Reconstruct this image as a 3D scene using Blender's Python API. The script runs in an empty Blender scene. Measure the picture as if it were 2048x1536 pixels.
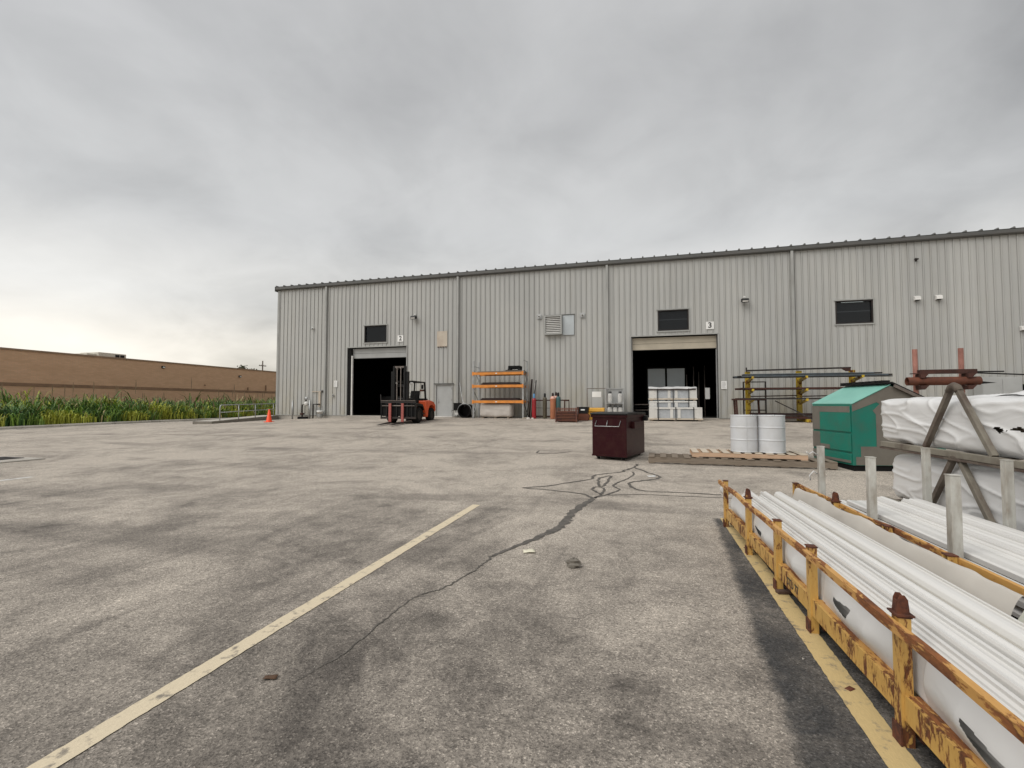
import bpy, math, random
from mathutils import Vector, Matrix, noise
random.seed(11)
S = bpy.context.scene
C = S.collection
R = math.radians

# ------------------------------------------------------------------ camera
cam = bpy.data.cameras.new('camera')
cam.sensor_width = 36.0
cam.lens = 36.0 * 945.0 / 2048.0
cam.clip_start = 0.05
cam.clip_end = 3000
camo = bpy.data.objects.new('camera', cam)
C.objects.link(camo)
camo.location = (0, 0, 1.5)
camo.rotation_euler = (R(90) + math.atan(40 / 945.0), 0, R(15.5))
S.camera = camo

# ------------------------------------------------------------------ sky, sun, exposure
SUN_EL, SUN_AZ = R(50), R(218)          # azimuth clockwise from +Y: behind the camera, to the left
W = bpy.data.worlds.new('World')
S.world = W
W.use_nodes = True
nt = W.node_tree
nt.nodes.clear()


def N(nt, typ, **kw):
    n = nt.nodes.new(typ)
    for k, v in kw.items():
        if k.startswith('i_'):
            n.inputs[k[2:].replace('_', ' ')].default_value = v
        elif k.startswith('n_'):
            n.inputs[int(k[2:])].default_value = v
        else:
            setattr(n, k, v)
    return n


def ramp(nt, stops, interp='LINEAR'):
    n = nt.nodes.new('ShaderNodeValToRGB')
    n.color_ramp.interpolation = interp
    el = n.color_ramp.elements
    while len(el) < len(stops):
        el.new(0.5)
    for e, (p, c) in zip(el, stops):
        e.position = p
        e.color = (c, c, c, 1) if isinstance(c, (int, float)) else (*c, 1)
    return n


L = nt.links.new
out = N(nt, 'ShaderNodeOutputWorld')
bg = N(nt, 'ShaderNodeBackground')
bg.inputs['Strength'].default_value = 0.1
sky = N(nt, 'ShaderNodeTexSky', sky_type='NISHITA', sun_disc=False, sun_elevation=SUN_EL, sun_rotation=SUN_AZ)
tc = N(nt, 'ShaderNodeTexCoord')
sep = N(nt, 'ShaderNodeSeparateXYZ')
L(tc.outputs['Generated'], sep.inputs[0])
zc = N(nt, 'ShaderNodeMath', operation='MAXIMUM', n_1=0.0)
L(sep.outputs['Z'], zc.inputs[0])
za = N(nt, 'ShaderNodeMath', operation='ADD', n_1=0.30)
L(zc.outputs[0], za.inputs[0])
dx = N(nt, 'ShaderNodeMath', operation='DIVIDE')
dy = N(nt, 'ShaderNodeMath', operation='DIVIDE')
L(sep.outputs['X'], dx.inputs[0]); L(za.outputs[0], dx.inputs[1])
L(sep.outputs['Y'], dy.inputs[0]); L(za.outputs[0], dy.inputs[1])
SEED = 7.7
cx = N(nt, 'ShaderNodeCombineXYZ', n_2=SEED)
L(dx.outputs[0], cx.inputs[0]); L(dy.outputs[0], cx.inputs[1])
n1 = N(nt, 'ShaderNodeTexNoise', i_Scale=0.85, i_Detail=6.0, i_Roughness=0.48, i_Distortion=0.3)
n2 = N(nt, 'ShaderNodeTexNoise', i_Scale=3.2, i_Detail=6.0, i_Roughness=0.55, i_Distortion=0.5)
L(cx.outputs[0], n1.inputs['Vector']); L(cx.outputs[0], n2.inputs['Vector'])
mx = N(nt, 'ShaderNodeMix', data_type='FLOAT')
mx.inputs[0].default_value = 0.2
L(n1.outputs['Fac'], mx.inputs[2]); L(n2.outputs['Fac'], mx.inputs[3])
cl = ramp(nt, [(0.32, 0.62), (0.44, 0.88), (0.54, 1.10), (0.68, 1.30)])
L(mx.outputs[0], cl.inputs[0])
grad = ramp(nt, [(0.0, (4.9, 4.55, 3.95)), (0.09, (4.4, 4.15, 3.72)), (0.20, (3.6, 3.54, 3.38)), (0.34, (2.9, 2.9, 2.86)), (0.6, (2.74, 2.74, 2.73)), (1.0, (2.7, 2.7, 2.7))], 'EASE')
L(zc.outputs[0], grad.inputs[0])
# cloud structure fades towards the horizon, where the layer is seen edge-on
mul = N(nt, 'ShaderNodeMix', data_type='RGBA', blend_type='MULTIPLY')
mul.inputs[0].default_value = 1.0
L(grad.outputs[0], mul.inputs[6]); L(cl.outputs[0], mul.inputs[7])
cov = N(nt, 'ShaderNodeMix', data_type='RGBA')
cov.inputs[0].default_value = 0.95
L(sky.outputs[0], cov.inputs[6]); L(mul.outputs[2], cov.inputs[7])
L(cov.outputs[2], bg.inputs['Color']); L(bg.outputs[0], out.inputs['Surface'])

sun = bpy.data.lights.new('sun', 'SUN')
sun.energy = 1.05
sun.angle = R(50)
sun.color = (1.0, 0.965, 0.91)
suno = bpy.data.objects.new('sun', sun)
C.objects.link(suno)
sd = Vector((math.sin(SUN_AZ) * math.cos(SUN_EL), math.cos(SUN_AZ) * math.cos(SUN_EL), math.sin(SUN_EL)))
suno.rotation_euler = sd.to_track_quat('Z', 'Y').to_euler()

vs = S.view_settings
vs.view_transform = 'Standard'
vs.look = 'None'
vs.exposure = 1.0
vs.gamma = 1.0
vs.use_curve_mapping = False
S.render.engine = 'CYCLES'

# ------------------------------------------------------------------ materials
MATS = {}


def newmat(name):
    m = bpy.data.materials.new(name)
    m.use_nodes = True
    t = m.node_tree
    b = t.nodes['Principled BSDF']
    MATS[name] = m
    return m, t, b


def pos(t, scale=(1, 1, 1)):
    g = N(t, 'ShaderNodeNewGeometry')
    if scale == (1, 1, 1):
        return g.outputs['Position']
    mp = N(t, 'ShaderNodeVectorMath', operation='MULTIPLY')
    mp.inputs[1].default_value = scale
    t.links.new(g.outputs['Position'], mp.inputs[0])
    return mp.outputs[0]


def noi(t, vec, scale, detail=4, rough=.55, dist=0.0):
    n = N(t, 'ShaderNodeTexNoise', i_Scale=scale, i_Detail=float(detail), i_Roughness=rough, i_Distortion=dist)
    t.links.new(vec, n.inputs['Vector'])
    return n.outputs['Fac']


def rp(t, fac, stops, interp='LINEAR'):
    r_ = ramp(t, stops, interp)
    t.links.new(fac, r_.inputs[0])
    return r_.outputs[0]


def mixc(t, fac, a, b, blend='MIX'):
    m = N(t, 'ShaderNodeMix', data_type='RGBA', blend_type=blend)
    for i, v in ((0, fac), (6, a), (7, b)):
        if hasattr(v, 'is_linked') or hasattr(v, 'links'):
            t.links.new(v, m.inputs[i])
        elif i == 0:
            m.inputs[0].default_value = v
        else:
            m.inputs[i].default_value = (*v, 1)
    return m.outputs[2]


def bump(t, b, h, strength=.3, dist=.01):
    n = N(t, 'ShaderNodeBump', i_Strength=strength, i_Distance=dist)
    t.links.new(h, n.inputs['Height'])
    t.links.new(n.outputs[0], b.inputs['Normal'])


def dirty(name, col, rough=.6, metal=0.0, dirt=(.12, .10, .08), amt=.35, scale=2.0, stretch=(1, 1, 1), bs=0.0, bscale=60, spec=None, var=.1):
    """plain painted or raw surface with blotchy grime and slight tone variation"""
    m, t, b = newmat(name)
    p = pos(t, stretch)
    f = noi(t, p, scale, 6, .62)
    fac = rp(t, f, [(0.42, 0.0), (0.75, amt)])
    v = noi(t, p, scale * .35, 3)
    c1 = mixc(t, rp(t, v, [(.3, 0.0), (.7, 1.0)]), tuple(x * (1 - var) for x in col), tuple(min(1, x * (1 + var)) for x in col))
    t.links.new(mixc(t, fac, c1, dirt), b.inputs['Base Color'])
    b.inputs['Roughness'].default_value = rough
    b.inputs['Metallic'].default_value = metal
    if spec is not None:
        b.inputs['Specular IOR Level'].default_value = spec
    if bs:
        bump(t, b, noi(t, pos(t), bscale, 3), bs, .004)
    return m


def rusty(name, paint, rust=(.19, .065, .02), dark=(.05, .02, .012), amt=.5, scale=7.0, rough=.6, stretch=(1, 1, 1)):
    """paint chipped through to rust"""
    m, t, b = newmat(name)
    p = pos(t, stretch)
    f = noi(t, p, scale, 8, .68, .4)
    g = noi(t, p, scale * 4, 4, .6)
    k = N(t, 'ShaderNodeMix', data_type='FLOAT')
    k.inputs[0].default_value = .3
    t.links.new(f, k.inputs[2]); t.links.new(g, k.inputs[3])
    low = noi(t, pos(t), 2.2, 3, .5)
    lo_ = N(t, 'ShaderNodeMath', operation='MULTIPLY_ADD', n_1=.42, n_2=-.21)
    t.links.new(low, lo_.inputs[0])
    ks = N(t, 'ShaderNodeMath', operation='ADD')
    t.links.new(k.outputs[0], ks.inputs[0]); t.links.new(lo_.outputs[0], ks.inputs[1])
    fac = rp(t, ks.outputs[0], [(1 - amt - .04, 0.0), (1 - amt + .01, 1.0)])
    halo = rp(t, ks.outputs[0], [(1 - amt - .13, 0.0), (1 - amt, .75)])
    rc = mixc(t, rp(t, g, [(.35, 0.0), (.65, 1.0)]), dark, rust)
    st = tuple(a * .55 + c * .45 for a, c in zip(paint, (.42, .17, .03)))
    c = mixc(t, halo, paint, st)
    t.links.new(mixc(t, fac, c, rc), b.inputs['Base Color'])
    t.links.new(rp(t, fac, [(0, rough * .75), (1, .9)]), b.inputs['Roughness'])
    h = N(t, 'ShaderNodeMath', operation='SUBTRACT')
    t.links.new(g, h.inputs[0]); t.links.new(fac, h.inputs[1])
    bump(t, b, h.outputs[0], .35, .003)
    return m


def wood(name, a, b_, rough=.85, axis=(1, 14, 14)):
    m, t, b = newmat(name)
    p = pos(t, axis)
    f = noi(t, p, 3.0, 8, .65, .5)
    f2 = noi(t, pos(t), 1.7, 3)
    c = mixc(t, rp(t, f, [(.3, 0.0), (.7, 1.0)]), a, b_)
    c = mixc(t, rp(t, f2, [(.35, .35), (.7, 0.0)]), c, tuple(x * .45 for x in a))
    t.links.new(c, b.inputs['Base Color'])
    b.inputs['Roughness'].default_value = rough
    bump(t, b, f, .4, .003)
    return m


def make_asphalt(name, lo, mid, hi, tracks=True):
    m, t, b = newmat(name)
    p = pos(t)
    big = noi(t, p, .34, 10, .72, .8)
    med = noi(t, p, 2.2, 9, .75, .5)
    k = N(t, 'ShaderNodeMix', data_type='FLOAT')
    k.inputs[0].default_value = .36
    t.links.new(big, k.inputs[2]); t.links.new(med, k.inputs[3])
    fac = k.outputs[0]
    if tracks:
        # asphalt tone runs from darker at low Y to paler further along Y
        sx = N(t, 'ShaderNodeSeparateXYZ')
        t.links.new(p, sx.inputs[0])
        y_tone = N(t, 'ShaderNodeMapRange', n_1=1.0, n_2=8.5, n_3=-.075, n_4=.065)
        t.links.new(sx.outputs['Y'], y_tone.inputs[0])
        ad = N(t, 'ShaderNodeMath', operation='ADD')
        t.links.new(fac, ad.inputs[0]); t.links.new(y_tone.outputs[0], ad.inputs[1])
        fac = ad.outputs[0]
    c = rp(t, fac, [(.36, lo), (.48, mid), (.60, hi)])
    if tracks:                               # tyre scrub: broad faint curved streaks
        tr = noi(t, pos(t, (1.0, .16, 1)), 1.6, 9, .74, 1.4)
        nr_ = N(t, 'ShaderNodeMapRange', n_1=2.0, n_2=10.0, n_3=.9, n_4=.28)
        t.links.new(sx.outputs['Y'], nr_.inputs[0])

        def damp(f):
            q = N(t, 'ShaderNodeMath', operation='MULTIPLY')
            t.links.new(f, q.inputs[0]); t.links.new(nr_.outputs[0], q.inputs[1])
            return q.outputs[0]
        c = mixc(t, damp(rp(t, tr, [(.53, 0.0), (.64, .55)])), c, lo)
        tr2 = noi(t, pos(t, (.14, 1.0, 1)), 1.0, 9, .74, 1.1)
        c = mixc(t, damp(rp(t, tr2, [(.52, 0.0), (.68, .5)])), c, lo)
        wv = N(t, 'ShaderNodeTexWave', wave_type='RINGS', i_Scale=.16, i_Distortion=3.0, i_Detail=3.0)
        wv.inputs['Detail Scale'].default_value = .6
        t.links.new(pos(t, (1, .7, 1)), wv.inputs['Vector'])
        mk = N(t, 'ShaderNodeMath', operation='MULTIPLY')
        t.links.new(rp(t, wv.outputs['Fac'], [(.86, 0.0), (.97, .4)]), mk.inputs[0])
        t.links.new(rp(t, noi(t, p, .5, 3), [(.45, 0.0), (.6, 1.0)]), mk.inputs[1])
        c = mixc(t, mk.outputs[0], c, lo)
        oil = noi(t, p, .9, 3, .5)
        c = mixc(t, rp(t, oil, [(.68, 0.0), (.78, .35)]), c, tuple(x * .5 for x in lo))
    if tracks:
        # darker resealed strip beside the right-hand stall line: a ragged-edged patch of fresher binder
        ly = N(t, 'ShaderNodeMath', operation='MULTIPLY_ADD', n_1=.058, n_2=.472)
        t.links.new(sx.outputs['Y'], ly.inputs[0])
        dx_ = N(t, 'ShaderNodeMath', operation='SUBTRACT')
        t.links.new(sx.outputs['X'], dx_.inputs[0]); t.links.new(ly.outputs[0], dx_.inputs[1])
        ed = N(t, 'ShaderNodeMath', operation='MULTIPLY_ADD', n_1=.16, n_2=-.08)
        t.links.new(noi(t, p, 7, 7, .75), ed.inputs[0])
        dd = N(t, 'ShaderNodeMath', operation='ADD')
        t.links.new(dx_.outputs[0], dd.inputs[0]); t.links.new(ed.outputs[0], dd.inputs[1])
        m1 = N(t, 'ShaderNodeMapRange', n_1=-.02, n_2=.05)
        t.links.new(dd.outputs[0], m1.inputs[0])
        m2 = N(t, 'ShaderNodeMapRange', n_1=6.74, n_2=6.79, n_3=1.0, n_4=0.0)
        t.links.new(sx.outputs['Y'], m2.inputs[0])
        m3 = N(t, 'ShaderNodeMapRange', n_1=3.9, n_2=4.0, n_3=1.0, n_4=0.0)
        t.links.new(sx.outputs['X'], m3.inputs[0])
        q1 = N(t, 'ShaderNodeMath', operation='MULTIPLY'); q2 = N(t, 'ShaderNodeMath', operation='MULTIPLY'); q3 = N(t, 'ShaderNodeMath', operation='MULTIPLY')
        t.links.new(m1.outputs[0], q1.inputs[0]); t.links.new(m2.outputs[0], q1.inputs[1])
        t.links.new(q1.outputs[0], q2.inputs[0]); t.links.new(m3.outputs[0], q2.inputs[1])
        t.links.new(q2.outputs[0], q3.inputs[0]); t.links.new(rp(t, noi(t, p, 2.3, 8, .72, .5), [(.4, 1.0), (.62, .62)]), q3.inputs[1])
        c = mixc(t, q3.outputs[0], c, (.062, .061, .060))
    vo = N(t, 'ShaderNodeTexVoronoi', i_Scale=120.0)
    t.links.new(p, vo.inputs['Vector'])
    sp = N(t, 'ShaderNodeSeparateColor')
    t.links.new(vo.outputs['Color'], sp.inputs[0])
    stone = rp(t, sp.outputs[0], [(0.0, .50), (.5, .95), (.9, 1.08), (.975, 1.65)])
    fine = rp(t, noi(t, p, 330, 2), [(.3, .66), (.7, 1.34)])
    c = mixc(t, 1.0, c, stone, 'MULTIPLY')
    c = mixc(t, 1.0, c, fine, 'MULTIPLY')
    clump = rp(t, noi(t, p, 26, 6, .75), [(.3, .74), (.7, 1.26)])
    c = mixc(t, 1.0, c, clump, 'MULTIPLY')
    t.links.new(c, b.inputs['Base Color'])
    b.inputs['Roughness'].default_value = .85
    b.inputs['Specular IOR Level'].default_value = .3
    hh = N(t, 'ShaderNodeMath', operation='ADD')
    t.links.new(vo.outputs['Distance'], hh.inputs[0])
    t.links.new(noi(t, p, 120, 3), hh.inputs[1])
    bump(t, b, hh.outputs[0], .5, .005)
    return m


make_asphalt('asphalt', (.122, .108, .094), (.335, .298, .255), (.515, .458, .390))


def make_line(name, col, wear):
    m, t, b = newmat(name)
    p = pos(t)
    f = noi(t, p, 9, 8, .72)
    w = rp(t, f, [(.5 - wear * .1, wear), (.36 - wear * .1, 0.0)]) if False else rp(t, f, [(.60 - wear * .12, 0.0), (.70 - wear * .1, .85)])
    sc = noi(t, pos(t, (4, 1, 1)), 30, 5, .7)
    c = mixc(t, rp(t, sc, [(.4, .25), (.62, 0.0)]), col, tuple(x * .62 for x in col))
    c = mixc(t, w, c, (.17, .15, .13))
    t.links.new(c, b.inputs['Base Color'])
    b.inputs['Roughness'].default_value = .75
    bump(t, b, noi(t, p, 110, 3), .5, .004)
    return m


make_line('line_cream', (.70, .60, .43), .45)
make_line('line_yellow', (.62, .47, .225), .5)
make_line('line_white', (.7, .69, .66), .5)
make_line('line_ghost', (.50, .48, .44), 1.0)
dirty('tar', (.085, .077, .066), .75, dirt=(.2, .18, .16), amt=.7, scale=9, bs=.4, bscale=80)
dirty('concrete', (.47, .44, .39), .9, dirt=(.15, .135, .115), amt=.5, scale=1.8, bs=.4)
dirty('concrete_dark', (.21, .19, .16), .9, dirt=(.10, .09, .08), amt=.5, scale=2.2, bs=.4)
dirty('soil', (.075, .075, .04), .95, dirt=(.12, .10, .05), amt=.6, scale=1.2)

# pre-painted siding: even tone, faint runs, tan grime creeping up from the base as flecks
def make_siding():
    m, t, b = newmat('siding')
    p = pos(t, (3.0, 3.0, .22))
    run = noi(t, p, 1.6, 6, .65)
    base = mixc(t, rp(t, noi(t, pos(t), .22, 3), [(.35, 0.0), (.65, 1.0)]), (.415, .418, .405), (.455, .455, .435))
    c = mixc(t, rp(t, run, [(.5, 0.0), (.75, .25)]), base, (.33, .31, .26))
    sx = N(t, 'ShaderNodeSeparateXYZ')
    t.links.new(pos(t), sx.inputs[0])
    zr = N(t, 'ShaderNodeMapRange', n_1=.6, n_2=4.2, n_3=1.0, n_4=0.0)
    t.links.new(sx.outputs['Z'], zr.inputs[0])
    gr = rp(t, noi(t, pos(t, (1.2, 1, .5)), 1.1, 6, .65), [(.4, 0.0), (.7, .75)])
    mm = N(t, 'ShaderNodeMath', operation='MULTIPLY')
    t.links.new(zr.outputs[0], mm.inputs[0]); t.links.new(gr, mm.inputs[1])
    c = mixc(t, mm.outputs[0], c, (.40, .36, .26))
    oi = N(t, 'ShaderNodeObjectInfo')          # every sheet weathers a little differently
    c = mixc(t, 1.0, c, rp(t, oi.outputs['Random'], [(0, .955), (1, 1.045)]), 'MULTIPLY')
    t.links.new(c, b.inputs['Base Color'])
    b.inputs['Roughness'].default_value = .5
    b.inputs['Specular IOR Level'].default_value = .35
    bump(t, b, noi(t, pos(t, (1, 1, .25)), 1.3, 3), .12, .03)


make_siding()
dirty('trim_grey', (.36, .365, .35), .5, amt=.25, scale=1.5)
dirty('eave_grey', (.095, .096, .093), .5, amt=.3, scale=1.2)
dirty('roof_metal', (.15, .152, .147), .5, amt=.3)
dirty('door_grey', (.40, .41, .405), .45, amt=.18, scale=1.4)
dirty('door_tan', (.47, .42, .33), .5, amt=.25, scale=1.5)
dirty('patch_tan', (.52, .46, .38), .6, dirt=(.30, .17, .09), amt=.35, scale=2.5)
dirty('panel_blue', (.47, .51, .53), .5, amt=.15)
dirty('white_metal', (.74, .73, .70), .45, amt=.25, scale=3)
dirty('galvanised', (.42, .43, .43), .42, .6, amt=.3, scale=6)
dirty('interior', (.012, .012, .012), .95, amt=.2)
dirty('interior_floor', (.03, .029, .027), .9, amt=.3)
dirty('interior_panel', (.62, .68, .71), .5, amt=.12, scale=.8)
dirty('black', (.006, .006, .0065), .45, amt=.3, dirt=(.018, .016, .014), scale=4, spec=.3)
dirty('black_matte', (.008, .008, .008), .85, amt=.3, dirt=(.02, .018, .016), scale=4, spec=.2)
dirty('rubber', (.01, .01, .01), .9, amt=.4, dirt=(.03, .028, .025), scale=5, spec=.2)
dirty('steel_dark', (.024, .021, .02), .55, .2, dirt=(.045, .022, .014), amt=.5, scale=5)
dirty('steel_blue', (.10, .125, .145), .4, .5, dirt=(.07, .06, .055), amt=.5, scale=5)
dirty('steel_worn', (.22, .19, .17), .5, .6, dirt=(.07, .05, .04), amt=.6, scale=8)
dirty('rust_brown', (.06, .021, .014), .8, dirt=(.022, .011, .009), amt=.8, scale=5, var=.25)
dirty('rust_orange', (.125, .038, .018), .75, dirt=(.04, .017, .012), amt=.7, scale=4, var=.25)
dirty('rust_pink', (.40, .19, .15), .75, dirt=(.16, .06, .045), amt=.85, scale=3, stretch=(1, 1, .6), var=.2)
dirty('maroon', (.026, .0025, .005), .38, dirt=(.05, .02, .015), amt=.45, scale=5, spec=.18)
dirty('green', (.0, .185, .130), .5, dirt=(.05, .11, .08), amt=.5, scale=4)
dirty('green_top', (.22, .50, .42), .5, dirt=(.12, .36, .30), amt=.35, scale=2.5)
dirty('green_side', (.0, .165, .118), .5, dirt=(.05, .10, .075), amt=.5, scale=4)
dirty('overpaint', (.165, .15, .125), .7, dirt=(.10, .085, .07), amt=.5, scale=3)
dirty('drum_white', (.60, .615, .635), .35, dirt=(.40, .38, .34), amt=.35, scale=2.5, var=.03)
dirty('orange_beam', (.74, .27, .045), .5, dirt=(.33, .13, .04), amt=.5, scale=4)
dirty('orange_paint', (.76, .115, .035), .35, dirt=(.3, .06, .03), amt=.35, scale=5)
dirty('fork_red', (.40, .10, .085), .6, dirt=(.2, .09, .07), amt=.7, scale=14)
dirty('cone', (.95, .085, .015), .5, dirt=(.6, .06, .02), amt=.35, scale=6)
dirty('red_cyl', (.33, .012, .02), .4, amt=.25, scale=5)
dirty('olive_cyl', (.075, .065, .04), .5, amt=.4, scale=5)
dirty('copper_cyl', (.43, .17, .085), .45, dirt=(.28, .08, .05), amt=.5, scale=4)
dirty('copper_top', (.62, .36, .29), .5, amt=.2)
dirty('teal_cyl', (.045, .115, .12), .45, amt=.3, scale=5)
dirty('blue_cap', (.12, .30, .55), .45, amt=.2)
dirty('yellow_bin', (.78, .42, .06), .5, dirt=(.4, .22, .06), amt=.35, scale=4)
dirty('tan_crate', (.55, .48, .40), .7, dirt=(.36, .27, .2), amt=.4, scale=5)
dirty('pack_wrap', (.40, .42, .44), .3, dirt=(.30, .32, .34), amt=.6, scale=7, bs=.5, bscale=18)
dirty('pack_white', (.62, .61, .58), .5, dirt=(.55, .53, .5), amt=.3, scale=5)
dirty('cloth_white', (.54, .50, .46), .75, dirt=(.45, .40, .36), amt=.35, scale=4)
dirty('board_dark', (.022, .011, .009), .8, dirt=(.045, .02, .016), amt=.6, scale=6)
dirty('strap', (.015, .015, .015), .5, amt=.1)
dirty('pvc', (.70, .69, .665), .35, dirt=(.55, .53, .49), amt=.18, scale=3.5, stretch=(1, .15, 1), var=.03)
dirty('pvc_cream', (.58, .54, .44), .4, dirt=(.5, .46, .38), amt=.3, scale=4, stretch=(1, .15, 1))
dirty('pvc_grey', (.42, .41, .40), .4, dirt=(.22, .2, .19), amt=.5, scale=4, stretch=(1, .15, 1))
dirty('liner', (.50, .47, .425), .6, dirt=(.42, .38, .33), amt=.35, scale=3)
dirty('liner_green', (.50, .50, .43), .55, dirt=(.46, .44, .40), amt=.3, scale=4)
dirty('post_white', (.55, .545, .50), .6, dirt=(.22, .17, .12), amt=.9, scale=8, stretch=(1, 1, .35), bs=.3, bscale=50)
dirty('paper', (.78, .74, .58), .8, amt=.15)
dirty('brown_mark', (.10, .055, .03), .9, amt=.1)
dirty('sign_white', (.82, .82, .80), .5, amt=.1)
dirty('ink', (.03, .03, .03), .6, amt=.05)
rusty('yellow_rust', (.60, .37, .105), amt=.44, scale=17, stretch=(1, 1, .35))
rusty('yellow_rust_rail', (.56, .31, .09), rust=(.27, .10, .03), dark=(.11, .04, .015), amt=.475, scale=14, stretch=(1, .3, 1))
rusty('yellow_rust_deep', (.46, .24, .07), rust=(.15, .048, .022), dark=(.05, .018, .012), amt=.66, scale=6)
rusty('yellow_post', (.52, .38, .03), amt=.42, scale=5)
dirty('frame_rust', (.225, .205, .165), .8, dirt=(.07, .045, .033), amt=1.0, scale=5, stretch=(1, .5, .5), bs=.3, bscale=40, var=.2)
dirty('frame_brown', (.085, .058, .046), .85, dirt=(.24, .215, .17), amt=.85, scale=5, stretch=(1, .5, .5), bs=.3, bscale=40, var=.2)
rusty('basket_rust', (.13, .04, .03), rust=(.22, .10, .075), dark=(.05, .014, .012), amt=.5, scale=9)
wood('wood_grey', (.30, .245, .19), (.17, .135, .10))
wood('wood_pine', (.66, .46, .32), (.54, .36, .23))
wood('wood_pale', (.72, .65, .54), (.48, .39, .29))
wood('wood_stick', (.13, .075, .055), (.08, .05, .04))


def make_wrap(name, col, rough, fold):
    m, t, b = newmat(name)
    b.inputs['Base Color'].default_value = (*col, 1)
    d = noi(t, pos(t), 1.4, 5)
    t.links.new(mixc(t, rp(t, d, [(.55, 0.0), (.8, .35)]), col, tuple(x * .72 for x in col)), b.inputs['Base Color'])
    b.inputs['Roughness'].default_value = rough
    b.inputs['Subsurface Weight'].default_value = .0
    f = noi(t, pos(t, (1.0, .8, 2.6)), 1.5, 2, .5, .8)
    f2 = noi(t, pos(t), 22, 3, .5, 1)
    k = N(t, 'ShaderNodeMix', data_type='FLOAT')
    k.inputs[0].default_value = .0
    t.links.new(rp(t, f, [(.3, 0.0), (.48, 1.0), (.52, .9), (.7, 0.0)]), k.inputs[2]); t.links.new(f2, k.inputs[3])
    bump(t, b, k.outputs[0], fold, .035)


make_wrap('wrap', (.72, .72, .715), .28, .12)
make_wrap('wrap_thin', (.68, .675, .66), .4, .1)


def make_glass():
    m, t, b = newmat('window_glass')
    b.inputs['Base Color'].default_value = (.015, .018, .022, 1)
    b.inputs['Roughness'].default_value = .04
    tr = N(t, 'ShaderNodeBsdfTransparent')
    tr.inputs[0].default_value = (.35, .37, .38, 1)
    mxs = N(t, 'ShaderNodeMixShader')
    mxs.inputs[0].default_value = .5
    t.links.new(b.outputs[0], mxs.inputs[1]); t.links.new(tr.outputs[0], mxs.inputs[2])
    t.links.new(mxs.outputs[0], t.nodes['Material Output'].inputs['Surface'])


make_glass()
m_, t_, b_ = newmat('tube_light')
b_.inputs['Emission Color'].default_value = (1, .97, .88, 1)
b_.inputs['Emission Strength'].default_value = 6.0


def make_brick():
    m, t, b = newmat('brick')
    sx = N(t, 'ShaderNodeSeparateXYZ')
    t.links.new(pos(t), sx.inputs[0])
    ck = N(t, 'ShaderNodeCombineXYZ')
    t.links.new(sx.outputs['Y'], ck.inputs[0]); t.links.new(sx.outputs['Z'], ck.inputs[1])
    br = N(t, 'ShaderNodeTexBrick', i_Scale=1.0)
    br.inputs['Color1'].default_value = (.72, .45, .285, 1)
    br.inputs['Color2'].default_value = (.64, .39, .245, 1)
    br.inputs['Mortar'].default_value = (.56, .40, .28, 1)
    br.inputs['Mortar Size'].default_value = .010
    br.inputs['Brick Width'].default_value = .40
    br.inputs['Row Height'].default_value = .10
    t.links.new(ck.outputs[0], br.inputs['Vector'])
    c = mixc(t, rp(t, noi(t, pos(t, (1, 1, 3)), .5, 6, .7), [(.4, 0.0), (.7, .45)]), br.outputs['Color'], (.52, .31, .19))
    t.links.new(c, b.inputs['Base Color'])
    b.inputs['Roughness'].default_value = .9
    bump(t, b, br.outputs['Fac'], -.4, .01)


make_brick()
dirty('brick_band', (.30, .185, .115), .9, dirt=(.14, .09, .06), amt=.5, scale=1.5)
dirty('coping', (.33, .21, .135), .7, amt=.3)
dirty('hvac', (.60, .58, .50), .6, amt=.2)

m_, t_, b_ = newmat('reeds')
at = N(t_, 'ShaderNodeAttribute', attribute_name='tone')
t_.links.new(at.outputs['Color'], b_.inputs['Base Color'])
b_.inputs['Roughness'].default_value = .6
m_, t_, b_ = newmat('leaf')
t_.links.new(rp(t_, noi(t_, pos(t_), 3, 3), [(.3, (.03, .04, .015)), (.7, (.07, .08, .03))]), b_.inputs['Base Color'])
dirty('bark', (.09, .07, .055), .9)

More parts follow.
